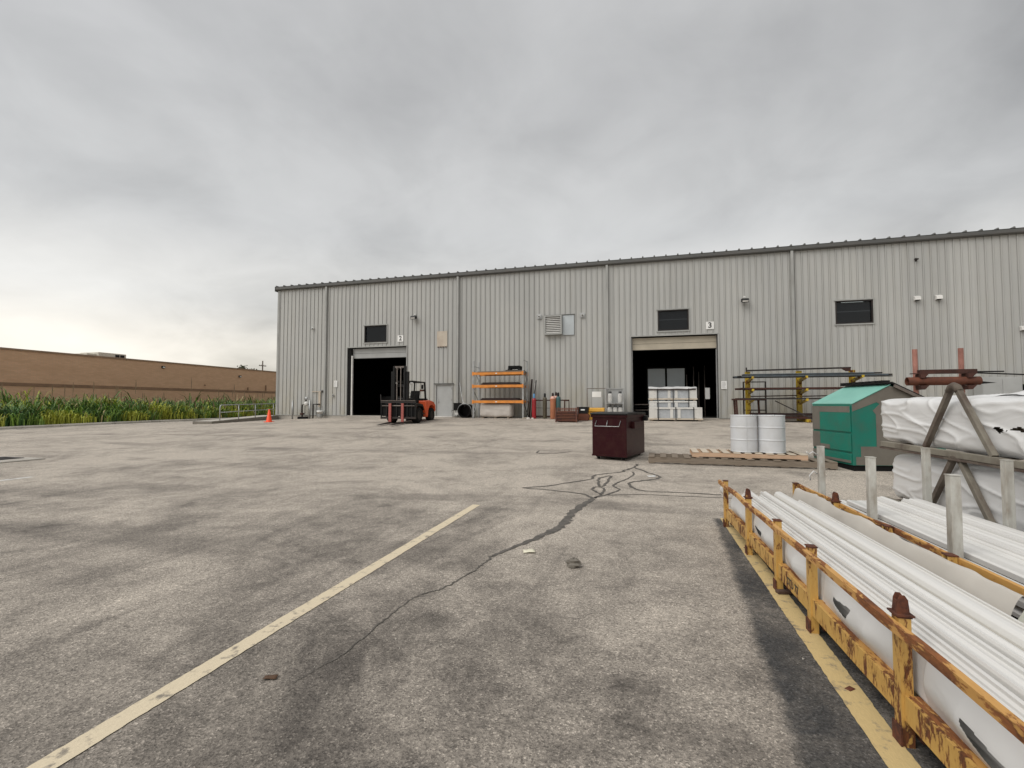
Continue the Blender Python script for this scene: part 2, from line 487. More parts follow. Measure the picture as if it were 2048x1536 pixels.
# ------------------------------------------------------------------ mesh helpers
class MB:
    def __init__(s):
        s.v = []; s.f = []; s.sm = []

    def add(s, vs_, fs, smooth=False):
        o = len(s.v)
        s.v += [tuple(v) for v in vs_]
        s.f += [tuple(i + o for i in f) for f in fs]
        s.sm += [smooth] * len(fs)
        return s

    def box(s, a, b):
        (x0, y0, z0), (x1, y1, z1) = a, b
        x0, x1 = min(x0, x1), max(x0, x1); y0, y1 = min(y0, y1), max(y0, y1); z0, z1 = min(z0, z1), max(z0, z1)
        return s.add([(x0, y0, z0), (x1, y0, z0), (x1, y1, z0), (x0, y1, z0), (x0, y0, z1), (x1, y0, z1), (x1, y1, z1), (x0, y1, z1)],
                     [(0, 3, 2, 1), (4, 5, 6, 7), (0, 1, 5, 4), (1, 2, 6, 5), (2, 3, 7, 6), (3, 0, 4, 7)])

    def bar(s, p, q, w, h, up=(0, 0, 1)):
        p, q = Vector(p), Vector(q)
        d = (q - p).normalized()
        u = Vector(up)
        r = d.cross(u)
        if r.length < 1e-4:
            r = d.cross(Vector((0, 1, 0)))
        r.normalize(); u = r.cross(d)
        r *= w / 2; u *= h / 2
        vs_ = [p - r - u, p + r - u, p + r + u, p - r + u, q - r - u, q + r - u, q + r + u, q - r + u]
        return s.add(vs_, [(0, 1, 2, 3), (7, 6, 5, 4), (0, 4, 5, 1), (1, 5, 6, 2), (2, 6, 7, 3), (3, 7, 4, 0)])

    def tube(s, pts, r, n=10, caps=True, r2=None):
        pts = [Vector(p) for p in pts]
        m = len(pts)
        vs_ = []; fs = []
        ref = None
        for i, p in enumerate(pts):
            d = (pts[min(i + 1, m - 1)] - pts[max(i - 1, 0)]).normalized()
            if ref is None:
                ref = d.orthogonal().normalized()
            a = (ref - d * ref.dot(d)).normalized()
            ref = a
            b = d.cross(a)
            rr = r if r2 is None else r + (r2 - r) * i / (m - 1)
            for k in range(n):
                t = 2 * math.pi * k / n
                vs_.append(p + a * math.cos(t) * rr + b * math.sin(t) * rr)
        for i in range(m - 1):
            for k in range(n):
                k2 = (k + 1) % n
                fs.append((i * n + k, i * n + k2, (i + 1) * n + k2, (i + 1) * n + k))
        s.add(vs_, fs, True)
        if caps:
            o = len(s.v) - len(vs_)
            s.f += [tuple(o + k for k in reversed(range(n))), tuple(o + (m - 1) * n + k for k in range(n))]
            s.sm += [False, False]
        return s

    def lathe(s, prof, c=(0, 0, 0), n=24, axis='z'):
        vs_ = []; fs = []
        for (r, z) in prof:
            for k in range(n):
                t = 2 * math.pi * k / n
                x, y = r * math.cos(t), r * math.sin(t)
                if axis == 'z': v = (c[0] + x, c[1] + y, c[2] + z)
                elif axis == 'x': v = (c[0] + z, c[1] + x, c[2] + y)
                else: v = (c[0] + x, c[1] + z, c[2] + y)
                vs_.append(v)
        m = len(prof)
        for i in range(m - 1):
            for k in range(n):
                k2 = (k + 1) % n
                f = (i * n + k, i * n + k2, (i + 1) * n + k2, (i + 1) * n + k)
                fs.append(f if axis != 'y' else f[::-1])
        return s.add(vs_, fs, True)

    def prism(s, poly, y0, y1, plane='xz'):
        """extrude a 2D outline; plane xz -> along y, yz -> along x, xy -> along z"""
        n = len(poly)
        mk = {'xz': lambda a, b, c: (a, c, b), 'yz': lambda a, b, c: (c, a, b), 'xy': lambda a, b, c: (a, b, c)}[plane]
        vs_ = [mk(a, b, y0) for a, b in poly] + [mk(a, b, y1) for a, b in poly]
        fs = [tuple(range(n)), tuple(range(2 * n - 1, n - 1, -1))]
        for i in range(n):
            j = (i + 1) % n
            fs.append((i, i + n, j + n, j))
        return s.add(vs_, fs)

    def mesh(s, name, mat):
        me = bpy.data.meshes.new(name)
        me.from_pydata(s.v, [], s.f)
        me.polygons.foreach_set('use_smooth', s.sm)
        me.materials.append(MATS[mat])
        me.update()
        return me

    def build(s, name, mat, parent=None, bevel=0, loc=None, rz=0, recalc=True):
        me = s.mesh(name, mat)
        if recalc:
            import bmesh
            bm = bmesh.new(); bm.from_mesh(me)
            bmesh.ops.recalc_face_normals(bm, faces=bm.faces)
            bm.to_mesh(me); bm.free()
        o = bpy.data.objects.new(name, me)
        C.objects.link(o)
        if parent: o.parent = parent
        if loc: o.location = loc
        o.rotation_euler.z = rz
        if bevel:
            b = o.modifiers.new('bevel', 'BEVEL'); b.width = bevel; b.segments = 2; b.limit_method = 'ANGLE'
        return o


def tag(o, label, cat, group=None):
    o['label'] = label; o['category'] = cat
    if group: o['group'] = group
    return o


def struct(o):
    o['kind'] = 'structure'
    return o


def thing(name, label, cat, loc=(0, 0, 0), rz=0, group=None):
    o = bpy.data.objects.new(name, None)
    o.empty_display_size = .2
    C.objects.link(o)
    o.location = loc; o.rotation_euler.z = rz
    return tag(o, label, cat, group)


def link(me, name, parent, loc=(0, 0, 0), rz=0):
    o = bpy.data.objects.new(name, me)
    C.objects.link(o); o.parent = parent; o.location = loc; o.rotation_euler.z = rz
    return o


def dup(root, loc, rz, label, group=None):
    r_ = root.copy(); C.objects.link(r_); r_.location = loc; r_.rotation_euler.z = rz
    r_['label'] = label
    if group: r_['group'] = group
    for ch in list(root.children):
        c = ch.copy(); C.objects.link(c); c.parent = r_
        for g in list(ch.children):
            d = g.copy(); C.objects.link(d); d.parent = c
    return r_


def text_mesh(body, size, mat, name, parent, loc, rot, thick=.002):
    cu = bpy.data.curves.new('t', 'FONT')
    cu.body = body; cu.size = size; cu.align_x = 'CENTER'; cu.align_y = 'CENTER'; cu.extrude = thick; cu.offset = size * .028
    to = bpy.data.objects.new('t', cu); C.objects.link(to)
    me = bpy.data.meshes.new_from_object(to.evaluated_get(bpy.context.evaluated_depsgraph_get()))
    bpy.data.objects.remove(to)
    me.name = name; me.materials.clear(); me.materials.append(MATS[mat])
    o = bpy.data.objects.new(name, me); C.objects.link(o)
    o.parent = parent; o.location = loc; o.rotation_euler = rot
    return o


# ------------------------------------------------------------------ ground
def gz(x, y):
    s = min(1.0, max(0.0, (y - 9) / 17))
    s = s * s * (3 - 2 * s) * .5 + s * .5
    l = min(1.0, max(0.0, (-x - 16) / 16))
    return .7 * s * (1 - .74 * l)


def lines(a, b, st):
    n = int(round((b - a) / st))
    return [a + (b - a) * i / n for i in range(n + 1)]


xs = [-900, -300, -120] + lines(-60, 40, 2.0) + [100, 300, 900]
ys = [-300, -100, -40] + lines(-12, 8, 4.0) + lines(9, 32, .5) + [40, 60, 120, 300, 1200]
g = MB()
vv = [(x, y, gz(x, y)) for y in ys for x in xs]
nx = len(xs)
ff = [(j * nx + i, j * nx + i + 1, (j + 1) * nx + i + 1, (j + 1) * nx + i) for j in range(len(ys) - 1) for i in range(nx - 1)]
g.add(vv, ff, True)
struct(g.build('asphalt_yard', 'asphalt', recalc=False))


def sheet(name, mat, x0, x1, y0, y1, dz):
    m = MB()
    yy = lines(y0, y1, .5) if y1 - y0 > .6 else [y0, y1]
    v = []
    for y in yy:
        v += [(x0, y, gz(x0, y) + dz), (x1, y, gz(x1, y) + dz)]
    m.add(v, [(2 * i, 2 * i + 1, 2 * i + 3, 2 * i + 2) for i in range(len(yy) - 1)])
    return struct(m.build(name, mat, recalc=False))


def edge_sheet(name, mat, left, right, dz, rough=.0):
    """sheet between two ragged world polylines of equal length"""
    m = MB(); v = []
    for (a, b) in zip(left, right):
        v += [(a[0] + random.uniform(-rough, rough), a[1], gz(*a) + dz), (b[0] + random.uniform(-rough, rough), b[1], gz(*b) + dz)]
    m.add(v, [(2 * i, 2 * i + 1, 2 * i + 3, 2 * i + 2) for i in range(len(left) - 1)])
    return struct(m.build(name, mat, recalc=False))


yy = lines(-3, 6.7, .03)
edge_sheet('parking_line', 'line_cream', [(-2.465, y) for y in yy], [(-2.345, y) for y in yy], .0045, .003)
yy = lines(-3, 6.78, .03)
edge_sheet('parking_line', 'line_yellow', [(.955, y) for y in yy], [(1.085, y) for y in yy], .0045, .003)
yy = lines(3, 6.8, .1)
edge_sheet('parking_line', 'line_white', [(-12.2, y) for y in yy], [(-12.06, y) for y in yy], .0045, .01)
for (x0, x1, y) in ((-9.6, -4.6, 22.9), (-9.9, -8.4, 23.9), (-11.2, -10.3, 22.6)):
    xx = lines(x0, x1, .12)
    m = MB(); v = []
    for x in xx:
        w = .05 + random.uniform(-.02, .02)
        v += [(x, y - w, gz(x, y) + .006), (x, y + w, gz(x, y) + .006)]
    m.add(v, [(2 * i, 2 * i + 2, 2 * i + 3, 2 * i + 1) for i in range(len(xx) - 1)])
    struct(m.build('worn_paint_line', 'line_ghost', recalc=False))


def ribbon(pts, w, name='crack_seal', mat='tar', jitter=.3, sub=6, dz=.005):
    pts = [Vector((*p, 0)) for p in pts]
    ws = w if isinstance(w, list) else [w] * len(pts)
    out_ = []
    n = len(pts)
    for i in range(n - 1):
        p0, p1, p2, p3 = pts[max(i - 1, 0)], pts[i], pts[i + 1], pts[min(i + 2, n - 1)]
        for k in range(sub):
            t = k / sub
            q = .5 * ((2 * p1) + (p2 - p0) * t + (2 * p0 - 5 * p1 + 4 * p2 - p3) * t * t + (3 * p1 - p0 - 3 * p2 + p3) * t ** 3)
            out_.append((q, ws[i] + (ws[i + 1] - ws[i]) * t))
    out_.append((pts[-1], ws[-1]))
    m = MB(); v = []
    for i, (q, ww) in enumerate(out_):
        d = (out_[min(i + 1, len(out_) - 1)][0] - out_[max(i - 1, 0)][0]).normalized()
        nrm = Vector((-d.y, d.x, 0))
        c = q + nrm * random.uniform(-1, 1) * ww * jitter
        a, b = c - nrm * ww * random.uniform(.3, .7), c + nrm * ww * random.uniform(.3, .7)
        v += [(a.x, a.y, gz(a.x, a.y) + dz), (b.x, b.y, gz(b.x, b.y) + dz)]
    m.add(v, [(2 * i, 2 * i + 1, 2 * i + 3, 2 * i + 2) for i in range(len(out_) - 1)])
    return struct(m.build(name, mat, recalc=False))


ribbon([(-1.83, 2.2), (-1.79, 2.37), (-1.75, 2.54), (-1.75, 2.99), (-1.72, 3.4), (-1.58, 3.64), (-1.48, 4.09), (-1.45, 4.51)],
       [.004, .006, .008, .010, .010, .012, .014, .026], 'pavement_crack', jitter=.9, sub=14)
ribbon([(-1.45, 4.51), (-1.28, 4.94), (-1.07, 5.5), (-.97, 6.01), (-.96, 6.59), (-.79, 7.6)], [.03, .06, .09, .115, .12, .085], jitter=.12, sub=9)
for p_, w_ in (([(-.77, 7.66), (-.71, 7.86), (-.68, 7.97), (-.74, 8.11), (-.88, 8.45), (-.83, 8.72), (-.7, 8.61), (-.67, 8.29), (-.69, 8.02)], .045),
               ([(-.78, 8.77), (-.85, 9.29), (-.86, 9.66), (-.66, 9.97), (-.67, 9.58), (-.7, 8.91), (-.77, 8.77)], .045),
               ([(-.79, 7.6), (-.87, 7.82), (-1.08, 8.01), (-1.63, 8.18), (-2.09, 8.25)], .05),
               ([(-2.09, 8.25), (-1.71, 8.57), (-1.37, 9.05), (-1.01, 9.5), (-1.01, 9.82), (-.87, 10.12), (-.45, 10.5), (-.41, 10.72), (-.22, 11.14), (-.14, 11.64)], .055),
               ([(-.22, 11.14), (.04, 10.61), (.3, 10.06), (.14, 9.71), (-.17, 9.45), (-.27, 9.2), (-.2, 8.81), (.03, 8.53), (.58, 8.53), (1.22, 8.5)], .055),
               ([(-.77, 7.7), (-.58, 8.05), (-.42, 8.52), (-.54, 8.9), (-.48, 9.26), (-.33, 9.66), (-.21, 10.21), (-.23, 10.55)], .04),
               ([(-.58, 7.98), (-.01, 8.19), (.49, 8.2), (1.17, 8.24), (2.2, 8.2)], .03),
               ([(-2.91, 13.45), (-2.88, 13.0), (-2.63, 12.9), (-2.34, 13.0), (-2.0, 13.44)], .045)):
    ribbon(p_, w_)

# drain pad at the left edge of the picture
dp = thing('drain_pad', 'pale concrete drain pad with iron grate set in the yard', 'drain', (-16.6, 8.55, .0))
MB().box((-.95, -.5, -.1), (.95, .5, .035)).build('slab', 'concrete', dp, .01)
m = MB()
for i in range(9):
    m.box((-.34 + i * .08, -.3, .036), (-.30 + i * .08, .3, .05))
m.box((-.4, -.34, .036), (-.36, .34, .05)).box((.36, -.34, .036), (.40, .34, .05)).box((-.36, -.34, .036), (.36, -.30, .05)).box((-.36, .30, .036), (.36, .34, .05))
m.build('grate', 'steel_dark', dp)

# verge beyond the kerb
m = MB(); v = []
vx = [-34.12, -36, -39, -42, -46.2]
vy = lines(-10, 90, 4)
for y in vy:
    for i, x in enumerate(vx):
        v.append((x, y, gz(-34, y) + [.12, .05, -.05, .0, .12][i] + .02))
m.add(v, [(j * 5 + i + 1, j * 5 + i, (j + 1) * 5 + i, (j + 1) * 5 + i + 1) for j in range(len(vy) - 1) for i in range(4)], True)
struct(m.build('verge', 'soil', recalc=False))
kb = []
for i, y in enumerate(lines(-10, 90, 3.0)[:-1]):
    m = MB()
    y1 = y + 3.0 - .012
    a, b = gz(-34, y), gz(-34, y1)
    v = []
    for yy_, z in ((y, a), (y1, b)):
        v += [(-34.14, yy_, z - .1), (-33.86, yy_, z - .1), (-33.86, yy_, z + .10), (-33.90, yy_, z + .145), (-34.14, yy_, z + .15)]
    m.add(v, [(0, 1, 2, 3, 4), (9, 8, 7, 6, 5)] + [(k, k + 5, (k + 1) % 5 + 5, (k + 1) % 5) for k in range(5)])
    kb.append(m)
root_k = struct(bpy.data.objects.new('kerb', None)); C.objects.link(root_k)
for m in kb:
    m.build('kerb_stone', 'concrete', root_k)

edge_sheet('gutter_strip', 'concrete', [(-33.85, y) for y in lines(-10, 88, 1)], [(-33.35, y) for y in lines(-10, 88, 1)], .004, .0)

# reeds and grass along the verge
def make_reeds():
    rnd = random.Random(5)
    V, F, T = [], [], []
    for c_ in range(3200):
        y = rnd.uniform(6, 66)
        x = -34.45 - abs(rnd.gauss(0, 1)) * 2.5
        if x < -45.3: continue
        big = noise.noise((x * .25, y * .22, 3.1))
        big2 = noise.noise((x * .7, y * .8, 8.1))
        edge = min(1.0, (-34.45 - x) / 1.8)
        H = (.55 + .75 * edge) * (1.0 + .8 * big + .45 * big2) * rnd.uniform(.75, 1.2)
        weed = rnd.random()
        tone = noise.noise((x * .55, y * .4, 1.0)) * 1.1 + rnd.uniform(-.3, .3) - .45 * (edge - .45)
        if tone > .05: c = (.42, .45, .06)
        elif tone > -.25: c = (.20, .32, .05)
        else: c = (.075, .17, .04)
        if weed < .10: c = (.10, .17, .035); H *= 1.25
        z = gz(-34, y) + .06
        spread = rnd.uniform(.15, .4)
        for b_i in range(15):
            a = rnd.uniform(0, 6.283)
            bx, by = x + rnd.gauss(0, spread * .5), y + rnd.gauss(0, spread * .5)
            h = H * rnd.uniform(.6, 1.1)
            lean = rnd.uniform(.2, .8) * h
            dxn, dyn = math.cos(a), math.sin(a)
            w = rnd.uniform(.014, .034) * (1.5 if weed < .1 else 1.1)
            px_, py_ = -dyn * w, dxn * w
            o = len(V)
            drop = rnd.choice((1.0, .97, .85, .7))
            V += [(bx - px_, by - py_, z), (bx + px_, by + py_, z),
                  (bx - px_ + dxn * lean * .22, by - py_ + dyn * lean * .22, z + h * .6), (bx + px_ + dxn * lean * .22, by + py_ + dyn * lean * .22, z + h * .6),
                  (bx - px_ * .8 + dxn * lean * .55, by - py_ * .8 + dyn * lean * .55, z + h * .88), (bx + px_ * .8 + dxn * lean * .55, by + py_ * .8 + dyn * lean * .55, z + h * .88),
                  (bx + dxn * lean, by + dyn * lean, z + h * drop)]
            F += [(o, o + 1, o + 3, o + 2), (o + 2, o + 3, o + 5, o + 4), (o + 4, o + 5, o + 6)]
            f = rnd.uniform(.7, 1.3)
            cc = (.34, .27, .13) if rnd.random() < .05 else c
            T += [(cc[0] * f, cc[1] * f, cc[2] * f, 1)] * 7
        if weed < .05:                      # upright seed head
            o = len(V); w = .03
            for (hh, ww) in ((H * .9, .3), (H * 1.2, 1.0), (H * 1.38, .2)):
                V += [(x - w * ww, y, z + hh), (x + w * ww, y + w * ww, z + hh)]
            F += [(o, o + 1, o + 3, o + 2), (o + 2, o + 3, o + 5, o + 4)]
            T += [(.16, .11, .06, 1)] * 6
    me = bpy.data.meshes.new('reeds')
    me.from_pydata(V, [], F)
    ca = me.color_attributes.new('tone', 'FLOAT_COLOR', 'POINT')
    ca.data.foreach_set('color', [q for c in T for q in c])
    me.materials.append(MATS['reeds'])
    o = bpy.data.objects.new('tall_grass', me)
    C.objects.link(o)
    tag(o, 'tall green and yellow grass growing between kerb and brick building', 'grass')
    o['kind'] = 'stuff'


make_reeds()

# ------------------------------------------------------------------ brick building on the left
bb = thing('brick_building', 'long low tan brick building behind the tall grass', 'building', (-46, 30, 0))
MB().box((-25, -60, -.5), (0, 60, 2.86)).build('lower_wall', 'brick', bb)
MB().box((-25, -60, 3.12), (0, 60, 5.58)).build('upper_wall', 'brick', bb)
MB().box((-25, -60, 2.86), (.03, 60, 3.12)).build('string_course', 'brick_band', bb)
MB().box((-25, -60, 5.58), (.07, 60, 5.72)).build('coping', 'coping', bb)
for (y, z0, z1) in ((46.4, 3.15, 3.5), (49.2, 3.15, 3.85), (40.6, 3.5, 3.6)):
    MB().box((0.002, y - 30 - .06, z0), (.12, y - 30 + .06, z1)).build('downpipe', 'brick_band', bb)
t = thing('rooftop_unit', 'cream rooftop air unit on the brick building', 'air unit', (-50, 33.3, 5.72))
MB().box((-1.2, -1.35, 0), (1.2, 1.1, .62)).build('housing', 'hvac', t, .03)
MB().box((1.203, .1, .18), (1.24, .45, .5)).build('grille', 'black', t)
MB().box((1.203, .55, .18), (1.24, .9, .5)).build('grille', 'black', t)
MB().box((-.9, -2.1, 0), (.9, -1.36, .45)).build('intake_hood', 'hvac', t, .02)
for (yy_, zz_, lb) in ((35.9, 5.15, 'small light high on the brick wall near the rooftop unit'), (45.2, 4.75, 'small light high on the brick wall nearest the warehouse corner')):
    t = thing('wall_light', lb, 'wall light', (-45.99, yy_, zz_), 0, 'lights on the brick building')
    MB().box((0, -.16, -.1), (.12, .16, .12)).build('housing', 'black_matte', t, .02)
    MB().box((.121, -.11, -.07), (.16, .11, .05)).build('lens', 'white_metal', t, .01)


def tree(name, label, loc, h, r, seed):
    rnd = random.Random(seed)
    t = thing(name, label, 'tree', loc)
    m = MB()
    m.tube([(0, 0, 0), (.05, 0, h * .4), (0, .1, h * .8), (.05, .05, h)], .16, 7, r2=.03)
    tips = []
    for i in range(16):
        a = rnd.uniform(0, 6.28); z = h * rnd.uniform(.45, .92)
        q = Vector((math.cos(a) * r * rnd.uniform(.4, 1), math.sin(a) * r * rnd.uniform(.4, 1), z + h * rnd.uniform(.02, .16)))
        m.tube([(0, 0, z), q * .5 + Vector((0, 0, z * .5)), q], .04, 5, r2=.012)
        tips.append(q)
    m.build('trunk', 'bark', t)
    m = MB()
    for q in tips + [Vector((0, 0, h))]:
        for k in range(34):
            c = q + Vector((rnd.gauss(0, .3), rnd.gauss(0, .3), rnd.gauss(0, .28)))
            u = Vector((rnd.uniform(-1, 1), rnd.uniform(-1, 1), rnd.uniform(-1, 1))).normalized() * .14
            w = u.orthogonal() * .6
            m.add([c - u, c + w, c + u, c - w], [(0, 1, 2, 3)])
    m.build('crown', 'leaf', t, recalc=False)


tree('thin_tree', 'thin treetop showing over the brick roof, left of the other treetop', (-62, 61.2, 0), 7.0, .35, 2)
tree('bushy_tree', 'bushy treetop showing over the brick roof beside the utility pole', (-62, 63.4, 0), 6.75, .7, 4)
t = thing('utility_pole', 'utility pole with crossarm rising behind the brick building', 'utility pole', (-62, 65.6, 0))
MB().tube([(0, 0, 0), (0, 0, 8.8)], .13, 10, r2=.09).build('pole', 'bark', t)
MB().box((-.06, -.75, 7.9), (.06, .75, 8.02)).build('crossarm', 'bark', t)
for y in (-.65, -.3, .3, .65):
    MB().tube([(0, y, 8.02), (0, y, 8.2)], .04, 8).build('insulator', 'white_metal', t)

# ------------------------------------------------------------------ warehouse
WY = 27.0
FL = .73
wh = thing('warehouse', 'long grey ribbed metal warehouse with two open overhead doors', 'warehouse', (0, 0, 0))
OPEN = [(-18.72, -14.42, 0, 5.18), (-.60, 3.85, 0, 5.22), (-12.42, -11.25, 0, 2.72),
        (-17.49, -15.83, 5.48, 6.60), (.82, 2.43, 5.49, 6.64), (9.34, 10.96, 5.48, 6.66)]
X0, NP, PW = -24.28, 56, .915
Z0, Z1 = FL + .04, 9.37


def prof(x):          # rib profile height in front of the flat at wall coordinate x
    u = ((x - X0) % .305)
    pts = [(0, 0), (.108, 0), (.111, -.016), (.127, -.016), (.133, .036), (.172, .036), (.178, -.016), (.194, -.016), (.197, 0), (.305, 0)]
    for (a, ha), (b, hb) in zip(pts, pts[1:]):
        if u <= b + 1e-6:
            return ha + (hb - ha) * (u - a) / (b - a)
    return 0


for k in range(NP):
    xa, xb = X0 + k * PW, X0 + (k + 1) * PW
    cuts = {xa, xb}
    for j in range(3):
        for d in (.108, .111, .127, .133, .172, .178, .194, .197):
            cuts.add(xa + j * .305 + d)
    for o_ in OPEN:
        for e in o_[:2]:
            if xa < e < xb: cuts.add(e)
    cuts = sorted(cuts)
    m = MB()
    for a, b in zip(cuts, cuts[1:]):
        if b - a < 1e-5: continue
        mid = (a + b) / 2
        iv = [(Z0, Z1)]
        for (ox0, ox1, oz0, oz1) in OPEN:
            if ox0 < mid < ox1:
                nv = []
                for (s0, s1) in iv:
                    if oz0 > s0: nv.append((s0, min(s1, oz0)))
                    if oz1 < s1: nv.append((max(s0, oz1), s1))
                iv = [q for q in nv if q[1] - q[0] > .01]
        ya, yb = WY - prof(a), WY - prof(b)
        for (s0, s1) in iv:
            m.add([(a, ya, s0), (b, yb, s0), (b, yb, s1), (a, ya, s1)], [(0, 1, 2, 3)])
    if m.v:
        o = m.build('wall_panel', 'siding', wh, recalc=False)
XE = X0 + NP * PW
# inside shell (walls behind the sheeting, floor, roof underside)
m = MB()
def shell(a, b):
    m.box(a, b)
edges = sorted({X0 + .05, XE} | {e for o_ in OPEN for e in o_[:2]})
for a, b in zip(edges, edges[1:]):
    mid = (a + b) / 2
    iv = [(FL + .01, 9.56)]
    for (ox0, ox1, oz0, oz1) in OPEN:
        if ox0 < mid < ox1:
            nv = []
            for (s0, s1) in iv:
                if oz0 > s0: nv.append((s0, min(s1, oz0)))
                if oz1 < s1: nv.append((max(s0, oz1), s1))
            iv = [q for q in nv if q[1] - q[0] > .01]
    for (s0, s1) in iv:
        m.box((a, WY + .02, s0), (b, WY + .18, s1))
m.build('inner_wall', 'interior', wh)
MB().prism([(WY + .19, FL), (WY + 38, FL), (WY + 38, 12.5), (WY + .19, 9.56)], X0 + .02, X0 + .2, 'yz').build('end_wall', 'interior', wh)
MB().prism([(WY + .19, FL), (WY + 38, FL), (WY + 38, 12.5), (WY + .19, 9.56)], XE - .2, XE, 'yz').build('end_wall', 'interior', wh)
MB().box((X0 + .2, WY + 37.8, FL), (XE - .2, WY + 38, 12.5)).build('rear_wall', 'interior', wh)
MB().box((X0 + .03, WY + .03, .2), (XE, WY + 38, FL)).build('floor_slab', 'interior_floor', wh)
MB().box((X0 - .01, WY - .02, .1), (XE, WY + .025, Z0 - .012)).build('foundation', 'concrete', wh)
MB().box((X0 - .03, WY - .06, Z0 - .012), (X0 + .12, WY + .3, 9.33)).build('corner_trim', 'trim_grey', wh)
m = MB()
last = X0 + .12
for (a, b) in ((-18.72, -14.42), (-12.42, -11.25), (-.6, 3.85), (XE, XE)):
    MB().box((last, WY - .055, Z0 - .03), (a - .075, WY + .0, Z0 + .012)).build('base_flashing', 'trim_grey', wh)
    last = b + .075
# side wall along the left end, seen from a step to the side
m = MB()
n = int(38 / .305)
for i in range(n):
    y = WY + .3 + i * .305
    for (a, b, ha, hb) in ((0, .118, 0, 0), (.118, .134, 0, .034), (.134, .171, .034, .034), (.171, .187, .034, 0), (.187, .305, 0, 0)):
        m.add([(X0 - ha, y + a, Z0), (X0 - hb, y + b, Z0), (X0 - hb, y + b, 9.32 + (y - WY) * .04), (X0 - ha, y + a, 9.32 + (y - WY) * .04)], [(0, 3, 2, 1)])
m.build('side_cladding', 'siding', wh, recalc=False)
# eave
MB().prism([(WY + .02, 9.35), (WY - .16, 9.35), (WY - .20, 9.40), (WY - .20, 9.56), (WY + .02, 9.58)], X0 - .12, XE, 'yz').build('gutter', 'eave_grey', wh, .008)
# gutter stop end
MB().box((X0 - .16, WY - .215, 9.27), (X0 - .121, WY + .1, 9.6)).build('gutter_end', 'eave_grey', wh)
RW = .61
rp_me = MB().add([(0, 0, 0), (RW, 0, 0), (RW, 38, 3.0), (0, 38, 3.0)], [(0, 1, 2, 3)])
rp_me.prism([(-.045, 0), (.045, 0), (.028, .075), (-.028, .075)], -.015, .5, 'xz')
rp_me.add([(-.045, .5, .04), (.045, .5, .04), (.028, .5, .115), (-.028, .5, .115), (-.045, 38, 3.0), (.045, 38, 3.0), (.028, 38, 3.075), (-.028, 38, 3.075)],
          [(0, 4, 7, 3), (3, 7, 6, 2), (2, 6, 5, 1)])
rme = rp_me.mesh('roof_panel', 'roof_metal')
for k in range(int((XE - X0) / RW) + 1):
    link(rme, 'roof_panel', wh, (X0 - .05 + k * RW, WY - .2, 9.585))
# downspouts
for x in (-20.36, -10.92, -1.89, 7.43):
    d = MB().box((x - .065, WY - .16, FL + .1), (x + .065, WY - .055, 9.35)).build('downspout', 'trim_grey', wh, .012)
    for z in (2.6, 5.2, 7.8):
        MB().box((x - .09, WY - .054, z), (x + .09, WY - .036, z + .04)).build('strap', 'trim_grey', d)
    MB().bar((x, WY - .11, FL + .12), (x, WY - .32, FL + .0), .12, .1).build('outlet_elbow', 'trim_grey', d)


# overhead doors
def overhead(x0, x1, top, mat, hang, split):
    d = MB().box((x0 + .05, WY + .20, top - hang), (x1 - .03, WY + .245, top - hang + (hang - .05) / 2 - .006)).build('overhead_door', mat, wh, .006)
    MB().box((x0 + .05, WY + .20, top - hang + (hang - .05) / 2 + .006), (x1 - .03, WY + .245, top - .05)).build('door_section', mat, d, .006)
    MB().box((x0 + .06, WY + .205, top - hang - .035), (x1 - .04, WY + .24, top - hang - .001)).build('bottom_seal', 'black_matte', d)
    # jamb trims and header flashing
    f = MB().box((x0 - .02, WY - .06, top - .0), (x1 + .02, WY + .01, top + .06)).build('door_header', 'trim_grey', wh)
    for (a, b) in ((x0 - .07, x0), (x1, x1 + .07)):
        MB().box((a, WY - .052, FL), (b, WY + .195, top)).build('door_jamb', 'trim_grey', wh)
    for a in (x0 + .003, x1 - .063):
        MB().box((a, WY + .25, FL), (a + .06, WY + .32, top - .02)).build('track', 'galvanised', d)
    MB().box((x0 + .01, WY - .03, FL - .05), (x1 - .01, WY + .19, FL + .012)).build('door_sill', 'concrete', wh)


overhead(-18.72, -14.42, 5.18, 'door_grey', .68, 2)
overhead(-.60, 3.85, 5.22, 'door_tan', .72, 2)
MB().box((-18.69, WY + .01, FL + .01), (-18.45, WY + .18, 5.12)).build('rubber_seal', 'black_matte', wh)
MB().box((-18.44, WY + .0, FL + .012), (-18.36, WY + .12, 4.66)).build('edge_guard', 'white_metal', wh)
# personnel door
d = MB().box((-12.36, WY + .02, FL + .03), (-11.31, WY + .07, 2.66)).build('door', 'door_grey', wh, .005)
MB().box((-12.42, WY - .05, FL), (-12.36, WY + .1, 2.72)).box((-11.31, WY - .05, FL), (-11.25, WY + .1, 2.72)).box((-12.36, WY - .05, 2.66), (-11.31, WY + .1, 2.72)).build('frame', 'trim_grey', d)
MB().box((-12.5, WY - .10, 2.725), (-11.17, WY - .036, 2.775)).build('drip_cap', 'eave_grey', d)
MB().tube([(-12.26, WY + .02, 1.66), (-12.26, WY - .05, 1.66), (-12.14, WY - .05, 1.66)], .016, 8).build('handle', 'galvanised', d)
MB().box((-12.31, WY + .005, 1.56), (-12.21, WY + .019, 1.80)).build('lock_plate', 'galvanised', d)
for z in (1.0, 1.7, 2.4):
    MB().box((-11.345, WY + .0, z), (-11.315, WY + .019, z + .12)).build('hinge', 'steel_dark', d)
MB().box((-12.45, WY - .1, FL - .04), (-11.22, WY + .019, FL + .025)).build('threshold', 'white_metal', d)
